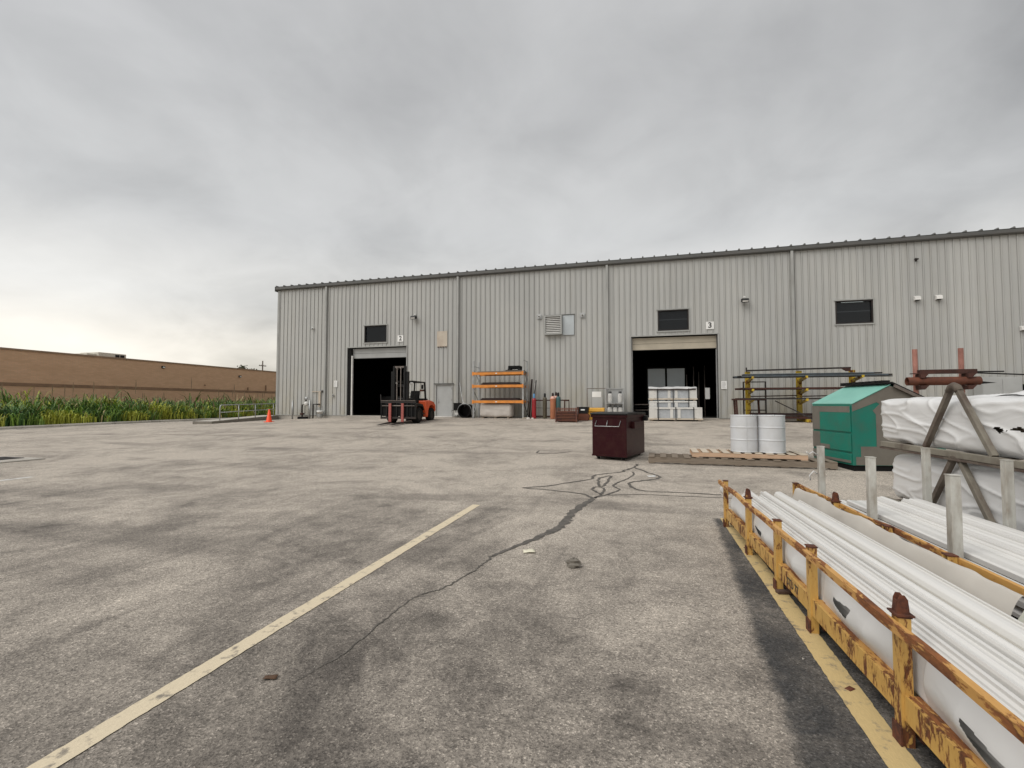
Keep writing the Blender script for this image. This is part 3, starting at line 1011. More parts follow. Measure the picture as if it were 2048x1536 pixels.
# windows
for (x0, x1, z0, z1) in OPEN[3:]:
    w = MB().box((x0 + .06, WY + .08, z0 + .06), (x1 - .06, WY + .09, z1 - .06)).build('window', 'window_glass', wh)
    MB().box((x0, WY - .02, z0), (x0 + .06, WY + .13, z1)).box((x1 - .06, WY - .02, z0), (x1, WY + .13, z1)).box((x0 + .06, WY - .02, z1 - .06), (x1 - .06, WY + .13, z1)).box((x0 + .06, WY - .02, z0), (x1 - .06, WY + .13, z0 + .06)).build('frame', 'steel_dark', w)
    MB().box((x0 - .06, WY - .055, z0 - .06), (x1 + .06, WY - .021, z0 + .005)).build('sill', 'trim_grey', w)
    MB().box((x0 - .06, WY - .055, z1 - .005), (x1 + .06, WY - .021, z1 + .05)).build('head_flashing', 'trim_grey', w)
    MB().box((x1 - .002, WY - .05, z0 + .006), (x1 + .05, WY - .021, z1 - .006)).build('side_trim', 'trim_grey', w)
# louvre vent and blanking panels
lv = MB().box((-5.48, WY - .30, 5.50), (-5.40, WY - .036, 6.62)).box((-4.53, WY - .30, 5.50), (-4.45, WY - .036, 6.62)).box((-5.40, WY - .30, 6.54), (-4.53, WY - .036, 6.62)).box((-5.40, WY - .30, 5.50), (-4.53, WY - .036, 5.58)).build('louvre', 'trim_grey', wh)
for i in range(9):
    z = 5.60 + i * .105
    MB().bar((-4.965, WY - .27, z), (-4.965, WY - .17, z + .085), .86, .008).build('slat', 'white_metal', lv)
MB().box((-5.39, WY - .1, 5.59), (-4.54, WY - .05, 6.53)).build('screen', 'black_matte', lv)
MB().box((-4.44, WY - .075, 5.47), (-3.77, WY - .036, 6.62)).build('blanking_panel', 'panel_blue', wh, .006)
MB().box((-5.5, WY - .10, 6.625), (-3.73, WY - .034, 6.67)).build('vent_flashing', 'eave_grey', wh)
pt = MB().box((-12.31, WY - .06, 5.06), (-11.63, WY - .036, 6.02)).build('cover_panel', 'patch_tan', wh, .004)
for i in range(4):
    MB().box((-12.27 + i * .17, WY - .062, 5.0), (-12.2 + i * .17, WY - .036, 5.055)).build('clip', 'rust_brown', pt)
# strip light seen through the window on the right
st = thing('strip_light', 'lit strip light seen through the warehouse window on the right', 'lamp', (11.05, 29.6, 7.05))
MB().box((-.55, -.07, .05), (.55, .07, .10)).build('housing', 'white_metal', st)
MB().tube([(-.52, 0, .02), (.52, 0, .02)], .025, 8).build('tube', 'tube_light', st)
for s_ in (-.4, .4):
    MB().tube([(s_, 0, .1), (s_, 0, 2.4)], .008, 6).build('hanger', 'steel_dark', st)

# ------------------------------------------------------------------ things on the warehouse wall
def floodlight(x, z, label):
    t = thing('floodlight', label, 'floodlight', (x, WY - .036, z), 0, 'floodlights over the doors')
    MB().tube([(0, 0, .22), (0, -.06, .22)], .06, 12).build('junction_box', 'white_metal', t)
    MB().tube([(0, -.04, .22), (0, -.16, .12), (0, -.2, .06)], .02, 8).build('bracket', 'galvanised', t)
    h = MB().prism([(-.36, -.02), (-.30, .10), (-.10, .12), (-.08, -.04), (-.32, -.12)], -.17, .17, 'yz').build('housing', 'black', t, .008)
    MB().add([(-.14, -.367, -.015), (.14, -.367, -.015), (.14, -.325, -.105), (-.14, -.325, -.105)], [(0, 1, 2, 3)]).build('lens', 'white_metal', h)


floodlight(-13.83, 6.92, 'black floodlight on the wall above the personnel door')
floodlight(5.17, 6.88, 'black floodlight on the wall between right overhead door and right window')


def numsign(x, z, s_, ch, label):
    t = thing('number_sign', label, 'sign', (x, WY - .037, z))
    MB().box((-s_, -.012, -s_), (s_, 0, s_)).build('plate', 'sign_white', t)
    text_mesh(ch, s_ * 2.0, 'ink', 'numeral', t, (0, -.0145, 0), (R(90), 0, 0))


numsign(-14.85, 5.67, .2, '2', 'white square sign with black number 2 above the left door')
numsign(3.48, 5.69, .2, '3', 'white square sign with black number 3 above the right door')


def notice(x, z, w, h, label, rows=6):
    t = thing('notice_sign', label, 'sign', (x, WY - .037, z))
    MB().box((-w / 2, -.01, -h / 2), (w / 2, 0, h / 2)).build('plate', 'sign_white', t)
    for i in range(rows):
        y = h / 2 - h * (i + 1) / (rows + 1)
        MB().box((-w * .38, -.013, y - h * .022), (w * random.uniform(.2, .38), -.0105, y + h * .022)).build('text_line', 'galvanised', t)


notice(-19.58, 2.83, .26, .42, 'white notice on the wall left of the left overhead door')
notice(4.12, 2.5, .28, .42, 'white notice on the wall right of the right overhead door')


def vent(x, z, label, kind):
    t = thing('wall_vent', label, 'vent', (x, WY - .036, z))
    if kind == 0:
        MB().box((-.14, -.03, -.14), (.14, 0, .14)).build('plate', 'galvanised', t, .01)
        MB().tube([(0, -.03, 0), (0, -.11, -.01)], .075, 14).build('hood', 'white_metal', t)
        MB().tube([(0, -.112, -.01), (0, -.125, -.01)], .045, 14).build('flap', 'black', t)
    elif kind == 1:
        MB().prism([(-.17, -.10), (-.14, .06), (0, .12), (0, -.12)], -.12, .12, 'yz').build('hood', 'white_metal', t, .008)
        MB().box((-.09, -.15, -.125), (.09, -.02, -.112)).build('flap', 'black', t)
    else:
        MB().tube([(0, 0, 0), (0, -.06, 0)], .09, 14).build('base', 'white_metal', t)
        MB().lathe([(.0, -.075), (.055, -.06), (.075, -.02), (.06, .03), (0, .06)], (0, -.10, -.02), 14).build('dome', 'galvanised', t)


vent(-5.81, 6.61, 'round vent on the wall left of the louvre', 0)
vent(-3.29, 6.57, 'round vent on the wall right of the pale blue panel', 0)
vent(-21.41, 6.6, 'small round grey fitting high on the wall left of the first downspout', 2)
vent(12.75, 6.59, 'white vent hood right of the right window, left one of two', 1)
vent(13.61, 6.58, 'white vent hood right of the right window, right one of two', 1)
vent(16.78, 4.96, 'white fitting on the wall at the right edge of the picture', 1)
t = thing('wall_bracket', 'small dark bracket high on the wall above the white vent hoods', 'bracket', (12.78, WY - .036, 8.47))
MB().box((-.07, -.12, -.02), (.07, 0, .04)).build('arm', 'steel_dark', t, .005)
MB().box((-.04, -.015, -.09), (.04, 0, .08)).build('plate', 'steel_dark', t)
t = thing('door_switch', 'small switch box on the wall below the left notice', 'switch', (-19.75, WY - .036, 2.05))
MB().box((-.06, -.06, -.08), (.06, 0, .08)).build('box', 'galvanised', t, .008)
MB().tube([(0, -.06, .02), (0, -.075, .02)], .025, 10).build('button', 'black', t)

# gas meter set and pipework at the left corner
t = thing('gas_meter', 'gas meter and pipework on the wall at the left corner', 'gas meter', (-21.5, WY - .35, .5))
MB().tube([(-.4, .0, .05), (-.4, 0, .95), (-.05, 0, .98), (.25, 0, .98)], .045, 10).build('riser', 'steel_dark', t)
MB().lathe([(0, -.12), (.13, -.10), (.17, 0), (.13, .1), (0, .12)], (-.08, 0, 1.02), 16, 'y').build('meter', 'white_metal', t)
MB().tube([(-.1, 0, 1.12), (-.1, 0, 1.42)], .05, 10).build('regulator', 'steel_dark', t)
MB().lathe([(0, -.04), (.12, -.03), (.12, .03), (0, .04)], (-.1, -.02, 1.36), 16, 'y').build('regulator_cap', 'galvanised', t)
MB().tube([(.45, 0, .05), (.45, 0, .98), (.75, 0, .98), (.75, .3, .98)], .045, 10).build('outlet_pipe', 'steel_dark', t)
MB().box((-.5, -.1, .28), (-.3, .1, .40)).build('valve', 'rust_brown', t, .02)
MB().box((-.7, -.1, 0), (.0, .12, .16)).build('foot_block', 'black_matte', t, .02)
t = thing('yellow_gas_pipe', 'thin yellow gas pipe bracketed to the wall above the white pail', 'pipe', (-20.9, WY - .08, 1.2))
MB().tube([(-.45, 0, 1.13), (.42, 0, 1.13)], .03, 8).build('header', 'patch_tan', t)
MB().box((.05, -.02, .1), (.2, .02, 1.12)).build('backplate', 'patch_tan', t)
MB().box((.3, -.06, 1.06), (.45, .03, 1.2)).build('bracket', 'steel_dark', t)
for (x, lb) in ((-22.5, 'grey bollard pipe standing before the left corner of the wall'), (-21.16, 'grey bollard pipe standing right of the gas meter')):
    t = thing('bollard', lb, 'bollard', (x, WY - .55, gz(x, WY - .55)))
    MB().tube([(0, 0, 0), (0, 0, 1.2)], .055, 14).build('post', 'galvanised', t)
    MB().lathe([(.055, 0), (.045, .03), (.0, .045)], (0, 0, 1.2), 14).build('cap', 'galvanised', t)
t = thing('pail', 'white plastic pail with a printed label against the wall', 'pail', (-20.45, WY - .45, gz(-20.45, WY - .45)))
MB().lathe([(0, 0), (.15, 0), (.18, .42), (.195, .42), (.195, .46), (0, .46)], (0, 0, 0), 20).build('body', 'white_metal', t)
MB().lathe([(.2, .44), (.2, .5), (.185, .515), (0, .515)], (0, 0, 0), 20).build('lid', 'sign_white', t)
MB().lathe([(.1715, .12), (.183, .30)], (0, 0, 0), 20).build('label_band', 'galvanised', t)

# ------------------------------------------------------------------ walkway and railing at the corner, cone
m = MB(); v = []
yy = lines(21.7, 26.9, .4)
for y in yy:
    a = (y - 21.7) / 5.2
    zt = .49 + .24 * a
    v += [(-24.0, y, gz(-24, y) - .1), (-24.0, y, zt), (-25.4, y, zt), (-25.4, y, gz(-25.4, y) - .1)]
fs = []
for i in range(len(yy) - 1):
    for k in range(3):
        fs.append((i * 4 + k, (i + 1) * 4 + k, (i + 1) * 4 + k + 1, i * 4 + k + 1))
fs.append((0, 1, 2, 3))
m.add(v, fs)
struct(m.build('concrete_ramp', 'concrete_dark'))
m = MB(); v = []
for y in yy:
    a = (y - 21.7) / 5.2
    zt = .49 + .24 * a + .004
    v += [(-24.06, y, zt), (-25.36, y, zt)]
m.add(v, [(2 * i, 2 * i + 2, 2 * i + 3, 2 * i + 1) for i in range(len(yy) - 1)])
struct(m.build('ramp_walkway', 'concrete'))
rl = thing('railing', 'grey pipe railing along the concrete ramp at the warehouse corner', 'railing', (-24.12, 22.35, .50))
tops = [(0, 0), (1.35, .07), (2.65, .14), (4.2, .20)]
MB().tube([(0, 0, 0), (0, 0, .82), (0, .04, .9), (0, .12, .94), (0, 4.4, 1.03)], .028, 10).build('top_rail', 'galvanised', rl)
MB().tube([(0, .02, .50), (0, 4.4, .66)], .022, 10).build('mid_rail', 'galvanised', rl)
for (y, z) in tops[1:]:
    MB().tube([(0, y, z), (0, y, .94 + .022 * y)], .026, 10).build('post', 'galvanised', rl)
cz = gz(-20.72, 22.49)
t = thing('traffic_cone', 'orange traffic cone beside the concrete ramp', 'traffic cone', (-20.72, 22.49, cz))
MB().box((-.2, -.2, 0), (.2, .2, .035)).build('base', 'cone', t, .01)
MB().lathe([(.165, .035), (.15, .06), (.045, .72), (.03, .725), (.02, .7)], (0, 0, 0), 24).build('cone', 'cone', t)

# ------------------------------------------------------------------ forklift
fk = thing('forklift', 'orange and black forklift parked in front of the left overhead door', 'forklift', (-11.62, 21.6, gz(-11.62, 21.6)), R(3))


def wheel(x, y, r_, w, parent):
    t = MB().lathe([(r_ * .58, -w / 2), (r_ * .93, -w / 2), (r_, -w * .36), (r_, w * .36), (r_ * .93, w / 2), (r_ * .58, w / 2)], (x, y, r_), 28, 'x').build('wheel', 'rubber', parent)
    MB().lathe([(0, -w * .3), (r_ * .3, -w * .34), (r_ * .58, -w * .42), (r_ * .6, -w * .5), (r_ * .6, w * .5), (r_ * .58, w * .42), (r_ * .3, w * .34), (0, w * .3)], (x, y, r_), 24, 'x').build('rim', 'steel_dark', t)
    mm = MB()
    for k in range(16):
        a = 2 * math.pi * k / 16
        mm.bar((x, y + math.cos(a) * (r_ + .002), r_ + math.sin(a) * (r_ + .002)), (x, y + math.cos(a) * (r_ + .012), r_ + math.sin(a) * (r_ + .012)), w * .8, .05, (0, -math.sin(a), math.cos(a)))
    mm.build('tread', 'rubber', t)


for s_ in (-1, 1):
    wheel(s_ * .66, 0, .40, .30, fk)
    wheel(s_ * .56, 1.95, .37, .26, fk)
# chassis side plates and floor
MB().prism([(-.45, .45), (-.45, .98), (.15, 1.0), (.42, .78), (1.25, .72), (1.55, .62), (1.45, .28), (.5, .28), (.44, .50), (.25, .78), (-.2, .82), (-.36, .6)], -.5, .5, 'yz').build('chassis', 'black', fk, .01)
for s_ in (-1, 1):
    MB().prism([(-.5, .55), (-.5, .95), (-.2, 1.0), (.35, .93), (.52, .7), (.52, .62), (.36, .82), (-.2, .88), (-.42, .78)], s_ * .52 if s_ > 0 else -.84, .84 if s_ > 0 else -.52, 'yz').build('fender', 'black', fk, .012)
    MB().box((s_ * .55 - .13, .55, .42), (s_ * .55 + .13, .95, .47)).build('step', 'steel_dark', fk)
# engine hood + counterweight
cw = MB().prism([(1.15, .70), (1.15, 1.12), (1.7, 1.16), (2.25, 1.08), (2.52, .90), (2.56, .60), (2.46, .52), (2.38, .80), (2.05, .90), (1.70, .84), (1.52, .60), (1.46, .26), (1.22, .26)], -.66, .66, 'yz').build('counterweight', 'orange_paint', fk, .04)
MB().prism([(2.3, .24), (2.3, .80), (2.54, .6), (2.5, .3)], -.42, .42, 'yz').build('rear_block', 'orange_paint', cw, .02)
MB().box((-.4, 1.2, 1.121), (.4, 2.05, 1.25)).build('engine_cover', 'black', fk, .04)
# seat, wheel, dash
sq = MB().box((-.26, .75, 1.0), (.26, 1.22, 1.12)).build('seat', 'black_matte', fk, .04)
MB().prism([(1.12, 1.1), (1.25, 1.1), (1.36, 1.62), (1.26, 1.66), (1.16, 1.4)], -.25, .25, 'yz').build('backrest', 'black_matte', sq, .03)
MB().box((-.42, .02, .95), (.42, .22, 1.25)).build('dashboard', 'black', fk, .03)
ring = [(.17 * math.cos(a), .42 + .12 * math.sin(a), 1.40 + .12 * math.sin(a)) for a in [k * math.pi / 10 for k in range(21)]]
MB().tube(ring, .016, 6, False).tube([(0, .2, 1.22), (0, .42, 1.40)], .025, 8).build('steering_wheel', 'black', fk)
# overhead guard
gd = MB().box((-.52, -.12, 2.06), (-.46, 1.42, 2.12)).box((.46, -.12, 2.06), (.52, 1.42, 2.12)).box((-.46, -.12, 2.06), (.46, -.05, 2.12)).box((-.46, 1.35, 2.06), (.46, 1.42, 2.12)).build('overhead_guard', 'black', fk)
for k in range(7):
    y = .1 + k * .18
    MB().box((-.46, y, 2.075), (.46, y + .035, 2.115)).build('guard_bar', 'black', gd)
for s_ in (-1, 1):
    MB().bar((s_ * .48, -.02, .95), (s_ * .48, .12, 2.06), .05, .06, (0, 1, 0)).build('front_pillar', 'black', gd)
    MB().bar((s_ * .49, 1.52, 1.05), (s_ * .49, 1.36, 2.06), .07, .10, (0, 1, 0)).build('rear_pillar', 'black', gd)
    MB().box((s_ * .42 - .07, -.16, 1.92), (s_ * .42 + .07, -.08, 2.04)).build('headlight', 'white_metal', gd, .02)
MB().tube([(.35, 1.38, 1.75), (.35, 1.38, 1.98)], .06, 10).build('beacon', 'black', gd)
MB().box((.2, 1.38, 1.62), (.42, 1.5, 1.72)).build('tail_light', 'rust_orange', gd)
# mast: outer and inner channels, crossbeams, lift cylinders, chains
ms = MB()
for s_ in (-1, 1):
    x = s_ * .40
    ms.box((x - .05, -.62, .12), (x + .05, -.44, 2.55))
ms.build('outer_mast', 'black', fk, .006)
ms = MB()
for s_ in (-1, 1):
    x = s_ * .29
    ms.box((x - .045, -.66, .3), (x + .045, -.5, 2.82))
im = ms.build('inner_mast', 'black', fk, .006)
MB().box((-.335, -.64, 2.74), (.335, -.52, 2.82)).build('crossbeam', 'steel_worn', im)
MB().box((-.35, -.47, 1.8), (.35, -.43, 1.95)).build('crossbeam', 'black', im)
MB().box((-.35, -.47, .5), (.35, -.43, .65)).build('crossbeam', 'black', im)
for s_ in (-1, 1):
    MB().tube([(s_ * .19, -.53, .25), (s_ * .19, -.53, 1.9)], .04, 10).tube([(s_ * .19, -.53, 1.9), (s_ * .19, -.53, 2.72)], .022, 8).build('lift_cylinder', 'steel_dark', im)
    MB().box((s_ * .1 - .02, -.69, .5), (s_ * .1 + .02, -.68, 2.7)).build('lift_chain', 'steel_worn', im)
    MB().lathe([(0, -.03), (.06, -.03), (.06, .03), (0, .03)], (s_ * .1, -.66, 2.70), 14, 'x').build('chain_wheel', 'steel_worn', im)
    MB().tube([(s_ * .46, -.45, .7), (s_ * .46, .1, .8)], .035, 8).build('tilt_cylinder', 'steel_dark', im)
# carriage
ca = MB().box((-.93, -.76, 1.00), (.93, -.68, 1.10)).box((-.93, -.76, .22), (.93, -.68, .32)).build('carriage', 'steel_dark', fk, .006)
MB().box((-.93, -.75, .325), (-.88, -.69, .995)).box((.88, -.75, .325), (.93, -.69, .995)).build('side_bar', 'black', ca)
for x in (-.62, -.08, .48, .72):
    MB().box((x - .03, -.745, .325), (x + .03, -.70, .995)).build('upright_bar', 'black', ca)
MB().box((-.86, -.70, .35), (.86, -.665, .95)).build('backplate', 'black_matte', ca)
MB().box((-.9, -.78, 1.105), (.9, -.66, 1.13)).build('top_plate', 'steel_worn', ca)
MB().tube([(-.86, -.73, .86), (.86, -.73, .86)], .03, 8).build('positioner_rod', 'steel_worn', ca)
MB().bar((-.93, -.72, 1.1), (-.95, -.72, 1.42), .03, .04).build('antenna_post', 'steel_dark', ca)
for x in (-.40, .26):
    f = MB().prism([(-.83, .05), (-.83, .98), (-.765, .98), (-.765, .08), (-.80, .03)], x - .065, x + .065, 'yz').build('fork_shank', 'fork_red', fk, .004)
    MB().prism([(-.83, .0), (-.83, .08), (-1.95, -.015), (-2.02, -.035)], x - .065, x + .065, 'yz').build('fork_blade', 'steel_dark', f, .003)

# ------------------------------------------------------------------ by the personnel door
z = gz(-10.6, 26)
t = thing('metal_stool', 'small metal frame stool with a black box on it', 'stool', (-10.6, 26.1, z))
for (x, y) in ((-.2, -.2), (.2, -.2), (-.2, .2), (.2, .2)):
    MB().tube([(x, y, 0), (x, y, .5)], .018, 8).build('leg', 'galvanised', t)
MB().box((-.24, -.24, .42), (.24, .24, .455)).build('seat', 'steel_dark', t, .008)
MB().box((-.22, -.22, .14), (.22, .22, .16)).build('shelf', 'galvanised', t)
MB().tube([(-.24, -.2, .5), (-.24, .2, .62)], .018, 8).build('arm', 'galvanised', t)
MB().box((-.1, -.15, .161), (.12, .12, .30)).build('white_can', 'white_metal', t, .02)
t = thing('black_box', 'black box standing on the small metal stool', 'box', (-10.57, 26.1, z + .456))
MB().box((-.19, -.19, 0), (.19, .19, .38)).build('body', 'black_matte', t, .012)
MB().box((-.2, -.2, .381), (.2, .2, .41)).build('lid', 'black', t, .006)
# big black corrugated pipe lying end-on
t = thing('culvert_pipe', 'short black culvert pipe lying open end outward by the wall', 'pipe', (-10.0, 25.95, gz(-10, 26)))
MB().lathe([(.355, -.3), (.395, -.3), (.395, -.24), (.375, -.2), (.395, -.16), (.395, -.08), (.375, -.04), (.395, 0), (.395, .08), (.375, .12), (.395, .16), (.395, .5), (.355, .5), (.345, -.28), (.355, -.3)], (0, 0, .395), 32, 'y').build('shell', 'black_matte', t)
MB().lathe([(0, .3), (.35, .3)], (0, 0, .395), 32, 'y').build('plug', 'black', t)
ho = []
for k in range(15):
    a = math.pi * (1.0 - k / 14)
    ho.append((math.cos(a) * .43, -.22, .40 + math.sin(a) * .42))
t2 = MB().tube(ho + [(.45, -.2, .1)], .018, 8).build('hose', 'galvanised', None, loc=(-10.0, 25.95, gz(-10, 26)))
tag(t2, 'grey hose draped over the black culvert pipe', 'hose')
t = thing('leaning_pole', 'long grey pole leaning on the wall between door and culvert pipe', 'pole', (-10.1, 26.0, gz(-10.1, 26)))
MB().tube([(.05, -.15, .72), (-.25, .3, 1.05), (-.55, .75, 1.7), (-.64, .82, 2.1)], .022, 8).build('shaft', 'galvanised', t)
MB().tube([(.02, -.12, .74), (.12, -.3, .68)], .035, 8).build('tip', 'steel_dark', t)

# ------------------------------------------------------------------ pallet rack with orange beams
pz = gz(-7.9, 25.5)
pr = thing('pallet_rack', 'grey pallet rack with three pairs of orange beams against the wall', 'shelf rack', (-7.87, 25.9, pz))
HW = 1.46
for s_, top in ((-1, 3.28), (1, 3.3)):
    for y in (-.5, .45):
        h = top if not (s_ > 0 and y < 0) else 2.72
        p = MB().box((s_ * HW - .045, y - .035, .012), (s_ * HW + .045, y + .035, h)).build('upright', 'galvanised', pr, .006)
        MB().box((s_ * HW - .08, y - .07, 0), (s_ * HW + .08, y + .07, .011)).build('foot_plate', 'galvanised', p)
    for (za, zb) in ((.25, .95), (1.55, .95), (1.55, 2.2), (2.75, 2.2)):
        MB().bar((s_ * HW, -.46, za), (s_ * HW, .41, zb), .03, .03).build('brace', 'galvanised', pr)
    MB().bar((s_ * HW, -.46, 2.95 if s_ < 0 else 3.25), (s_ * HW, .41, 2.95 if s_ < 0 else 3.25), .03, .03).build('brace', 'galvanised', pr)
for z in (.86, 1.74, 2.46):
    for y in (-.57, .50):
        bm_ = MB().box((-HW - .03, y - .025, z), (HW + .03, y + .025, z + .15)).build('beam', 'orange_beam', pr, .006)
        for s_ in (-1, 1):
            MB().box((s_ * (HW - .0) - .05, y - .04, z - .03), (s_ * HW + .05, y - .026 if y < 0 else y + .04, z + .18)).build('end_plate', 'orange_beam', bm_)
    MB().box((-.12, -.60, z + .05), (-.02, -.596, z + .10)).build('load_label', 'sign_white', pr)
bo = thing('board_stack', 'grey boards lying along the top level of the orange rack', 'boards', (-7.87, 25.87, pz + 2.612))
for k in range(5):
    MB().box((-1.18, -.58 + k * .23, 0), (1.44, -.37 + k * .23, .05 + .012 * (k % 2))).build('board', 'steel_worn' if k % 2 else 'wood_grey', bo)
t = thing('motor_unit', 'black machine unit on the top level of the orange rack', 'machine', (-6.95, 25.75, pz + 2.676))
MB().box((-.34, -.3, .12), (.34, .3, .28)).build('body', 'black_matte', t, .02)
MB().box((-.48, -.34, 0), (.5, .34, .04)).build('base', 'steel_dark', t)
for (x, y) in ((-.3, -.24), (.28, -.24), (-.3, .24), (.28, .24)):
    MB().box((x - .06, y - .06, .041), (x + .06, y + .06, .119)).build('foot', 'black', t)
for (z, lb) in ((1.9, 'dark steel bars lying on the middle level of the orange rack'), (1.02, 'dark steel bars lying on the lowest level of the orange rack')):
    t = thing('bar_stack', lb, 'steel bars', (-7.87, 25.87, pz + z))
    for k in range(6):
        dx_ = random.uniform(-.06, .06)
        MB().box((-1.0 + dx_, -.56 + k * .18, .002), (1.2 + dx_, -.41 + k * .18, .075)).build('bar', 'board_dark', t, .004)
    for k in range(4):
        dx_ = random.uniform(-.08, .08)
        MB().box((-.95 + dx_, -.52 + k * .2, .078), (1.1 + dx_, -.37 + k * .2, .13)).build('bar', 'board_dark', t, .004)


def lump(name, mat, sx, sy, sz, parent, seed, amp=.03, power=6, nu=40, nv=28, ridge=True, holes=()):
    """soft wrapped bundle: superellipse tube along y, closed ends, folds pulled into the surface"""
    m = MB(); v = []
    for j in range(nv + 1):
        tv = j / nv
        y = (tv - .5) * sy
        e = 1.0
        edge = min(tv, 1 - tv) * sy
        if edge < .16: e = .78 + .22 * math.sqrt(max(0, 1 - (1 - edge / .16) ** 2))
        for i in range(nu):
            a = 2 * math.pi * i / nu
            ca_, sa = math.cos(a), math.sin(a)
            rr = (abs(ca_) ** power + abs(sa) ** power) ** (-1 / power)
            x, z = ca_ * rr * sx / 2 * e, sa * rr * sz / 2 * e
            q = Vector((x * 2.2 + seed, y * .9, z * 2.2 + seed * .3))
            d = noise.noise(q * .8) * amp * .8 + noise.noise(q * 2.3) * amp * .12
            if ridge:
                w = noise.noise((y * .8 + z * 3.0 + seed, x * 1.2, z * 4.4 - y * .9))
                d += (1 - abs(w)) ** 8 * amp * .75
                w2 = noise.noise((y * 1.5 - z * 3.4 + seed * 2, x * 1.4, z * 2.5 + y * .5))
                d += (1 - abs(w2)) ** 14 * amp * .6
            sc = 1 + d / max(.2, math.hypot(x, z))
            v.append((x * sc, y + noise.noise(q * 1.7) * amp * (1 if edge < .02 else 0), sz / 2 + z * sc))
    def cut(j, i):
        q = v[j * nu + i]
        return q[0] < -sx * .3 and any(abs((q[1] - a) / c) + abs((q[2] - b - .018 * math.sin(q[1] * 17)) / d) < 1 for a, b, c, d in holes)
    fs = [(j * nu + i, j * nu + (i + 1) % nu, (j + 1) * nu + (i + 1) % nu, (j + 1) * nu + i) for j in range(nv) for i in range(nu) if not cut(j, i)]
    m.add(v, fs, True)
    for j in (0, nv):
        c = len(m.v); y = -sy / 2 if j == 0 else sy / 2
        m.v.append((0, y * 1.004, sz / 2))
        for i in range(nu):
            m.f.append((j * nu + i, j * nu + (i + 1) % nu, c)); m.sm.append(True)
    o = m.build(name, mat, parent)
    return o


t = thing('covered_bundle', 'low stack under a creased white cover below the orange rack', 'bundle', (-8.05, 25.85, pz))
o = lump('cover', 'cloth_white', .78, 1.86, .76, t, 3.0, .035, 8)
o.rotation_euler.z = R(90); o.location = (0, 0, .08)
for x in (-.75, 0, .75):
    MB().box((x - .05, -.36, 0), (x + .05, .36, .079)).build('bearer', 'wood_grey', t)

# leaning stock right of the rack
for (x, y, x2, h, r_, mt, lb) in ((-6.15, 25.75, -6.18, 2.22, .05, 'board_dark', 'thick dark pipe leaning upright right of the orange rack'),
                                  (-6.0, 25.75, -5.98, 2.0, .035, 'white_metal', 'white pipe leaning upright between two dark pipes'),
                                  (-5.98, 25.45, -5.86, 2.15, .03, 'steel_dark', 'thin dark pipe leaning upright beside the red cylinder')):
    z = gz(x, y)
    MBo = MB().tube([(x, y, z), ((x + x2) / 2 + .01, y + .4, z + h * .5), (x2, y + .85, z + h)], r_, 10).build('leaning_pipe', mt)
    tag(MBo, lb, 'pipe')
z = gz(-6.2, 25.5)
t = thing('folded_stand', 'folded dark metal stand leaning at the foot of the rack', 'stand', (-6.25, 25.5, z))
MB().bar((-.15, 0, .9), (.1, .2, .02), .04, .03).build('leg', 'steel_dark', t)
MB().bar((.15, 0, .95), (-.05, .2, .02), .04, .03).build('leg', 'steel_dark', t)
MB().bar((-.15, 0, .9), (.15, 0, .95), .04, .03).build('crossbar', 'rust_brown', t)
t = thing('rag_pile', 'crumpled white rags on the ground beneath the leaning pipes', 'rags', (-6.05, 25.15, z))
MB().lathe([(0, .09), (.06, .08), (.1, .04), (.12, 0)], (0, 0, 0), 9).build('rag', 'cloth_white', t)
MB().lathe([(0, .07), (.05, .06), (.08, .03), (.1, 0)], (.22, .06, 0), 7).build('rag', 'cloth_white', t)
MB().bar((-.35, 0, .03), (-.1, .05, .06), .07, .04).build('wood_scrap', 'wood_pale', t)

# gas cylinders and their frame
z = gz(-5, 25.6)
t = thing('cylinder_frame', 'rusty brown pipe frame behind the gas cylinders', 'frame', (-4.75, 26.15, z))
MB().tube([(-1.2, 0, 0), (-1.2, 0, 1.02), (.78, 0, 1.02), (.78, 0, 0)], .04, 8).build('hoop', 'rust_brown', t)
MB().tube([(.6, -.4, 0), (.6, -.4, .98), (.78, 0, 1.0)], .035, 8).build('hoop', 'rust_brown', t)
MB().tube([(-1.2, 0, .12), (.78, 0, .12)], .035, 8).build('bottom_rail', 'rust_brown', t)
MB().tube([(-1.2, 0, .6), (-.4, -.35, .58), (.3, -.4, .6)], .012, 6).build('chain', 'steel_dark', t)


def cylinder(x, y, r_, h, mat, shoulder, capm, caph, lb):
    z = gz(x, y)
    t = thing('gas_cylinder', lb, 'gas cylinder', (x, y, z), 0, 'gas cylinders by the wall')
    MB().lathe([(0, .0), (r_ * .92, 0), (r_, .03), (r_, h - r_ * .8)], (0, 0, 0), 24).build('body', mat, t)
    MB().lathe([(r_, h - r_ * .8), (r_ * .93, h - r_ * .45), (r_ * .7, h - r_ * .12), (r_ * .4, h + .02), (0, h + .03)], (0, 0, 0), 24).build('shoulder', shoulder, t)
    MB().lathe([(.055, h), (.06, h + .05), (.06, h + caph * .8), (.035, h + caph), (0, h + caph)], (0, 0, 0), 16).build('cap', capm, t)


